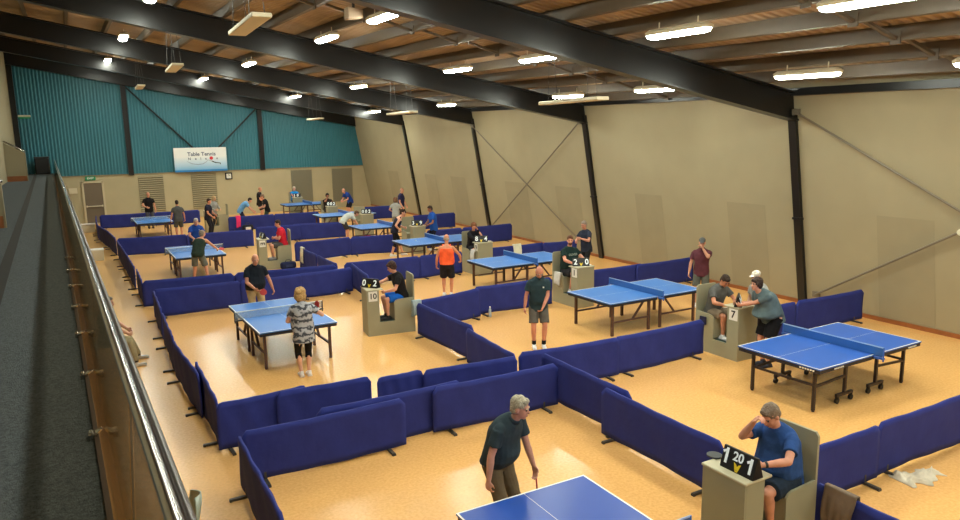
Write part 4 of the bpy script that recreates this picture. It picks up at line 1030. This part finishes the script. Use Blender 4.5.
# flat papers on desks
for nm, p, l in (('e',(-.17,.40,1.058),'white paper at the corner of the desk of the umpire in black'),('d',(-.17,.36,1.058),'white paper on the desk of the bearded man'),('f',(.1,.44,1.058),'white sheet on the desk of the scorer in red')):
    q = on_desk(nm, p); e = empty('paper_sheet', q, .3); tag(e, l, 'paper'); f = MB(); f.box((0,0,0),(.2,.14,.004)); f.box((.03,.02,.003),(.14,.12,.003),Matrix.Rotation(.2,3,'Z')); f.build('sheet', M_white, e)
# white benches under the balcony edge
for (x, y, l) in ((.30,30.3,'white bench on the walkway below the balcony, nearer one'),(.32,40.4,'white bench on the walkway below the balcony, nearer the door')):
    e = empty('bench', (x,y,0)); tag(e, l, 'bench', 'white benches on the walkway')
    f = MB(); f.box((0,0,.40),(1.05,.42,.05)); f.build('seat', M_white, e, bevel=.01)
    f = MB(); f.box((0,-.18,.19),(1.02,.03,.38)); f.build('front_panel', M_cream, e)
    for q in (-.48,.48): f = MB(); f.box((q,0,.19),(.05,.38,.38)); f.build('leg', M_cream, e)
# plastic chairs
M_pl = mat('grey_plastic', (150,160,146), .45)
def chair(c, rz, label):
    e = empty('plastic_chair', (*c,0), rz); tag(e, label, 'chair', 'grey plastic chairs on the walkway')
    f = MB(); rows = []
    path = [(.22,.43),(.18,.455),(.0,.44),(-.16,.44),(-.21,.48),(-.24,.60),(-.27,.74),(-.28,.82),(-.28,.85)]
    wd = [.20,.22,.22,.215,.21,.21,.205,.17,.10]
    for (yy,zz), w in zip(path, wd):
        up = []; lo = []
        for k in range(9):
            u = k/8*2-1; cv = .035*u*u
            up.append(V((u*w, yy+(cv*2 if zz > .5 else 0), zz+(cv if zz < .5 else 0)))); lo.append(V((u*w, yy+(cv*2 if zz > .5 else 0)-(.014 if zz > .47 else 0), zz+(cv if zz < .5 else 0)-(.014 if zz < .5 else 0))))
        rows.append(up+lo[::-1])
    f.loft(rows); f.build('seat_shell', M_pl, e, True)
    for sx in (-1,1):
        for sy, top in ((.17,.44),(-.15,.43)):
            f = MB(); f.tube([(sx*.17,sy,top),(sx*.21,sy*1.25,0.01)],.014,8); f.build('leg', M_foot, e)
chair((.53,7.2), PI/2, 'grey plastic chair on the walkway, only its rounded back showing past the handrail')
chair((.25,15.30), -PI/2, 'grey plastic chair under the seated person in khaki trousers')

# ------------------------------------------------------------------ world, camera, view
w = bpy.data.worlds.new('dim_hall'); SC.world = w; w.use_nodes = True
w.node_tree.nodes['Background'].inputs['Color'].default_value = (.9,.85,.8,1); w.node_tree.nodes['Background'].inputs['Strength'].default_value = .03
cd = bpy.data.cameras.new('camera'); cam = bpy.data.objects.new('camera', cd); COL.objects.link(cam)
cd.sensor_width = 36; cd.sensor_fit = 'HORIZONTAL'; cd.lens = 36*711.687/960; cd.clip_start = .02; cd.clip_end = 200
r_, u_, f_ = V((.86721082,-.49757533,-.01908363)), V((.10093689,.13813242,.98525691)), V((.48760347,.8563517,-.17001363))
cam.matrix_world = Matrix(((r_.x,u_.x,-f_.x,0),(r_.y,u_.y,-f_.y,0),(r_.z,u_.z,-f_.z,4.30991),(0,0,0,1)))
SC.camera = cam
bpy.data.scenes.remove(TMP)
SC.view_settings.view_transform = 'Standard'; SC.view_settings.look = 'None'; SC.view_settings.exposure = 0
SC.cycles.use_denoising = True
SC.cycles.max_bounces = 8; SC.cycles.diffuse_bounces = 4; SC.cycles.transparent_max_bounces = 16
SC.cycles.sample_clamp_indirect = 4; SC.cycles.caustics_reflective = False; SC.cycles.caustics_refractive = False
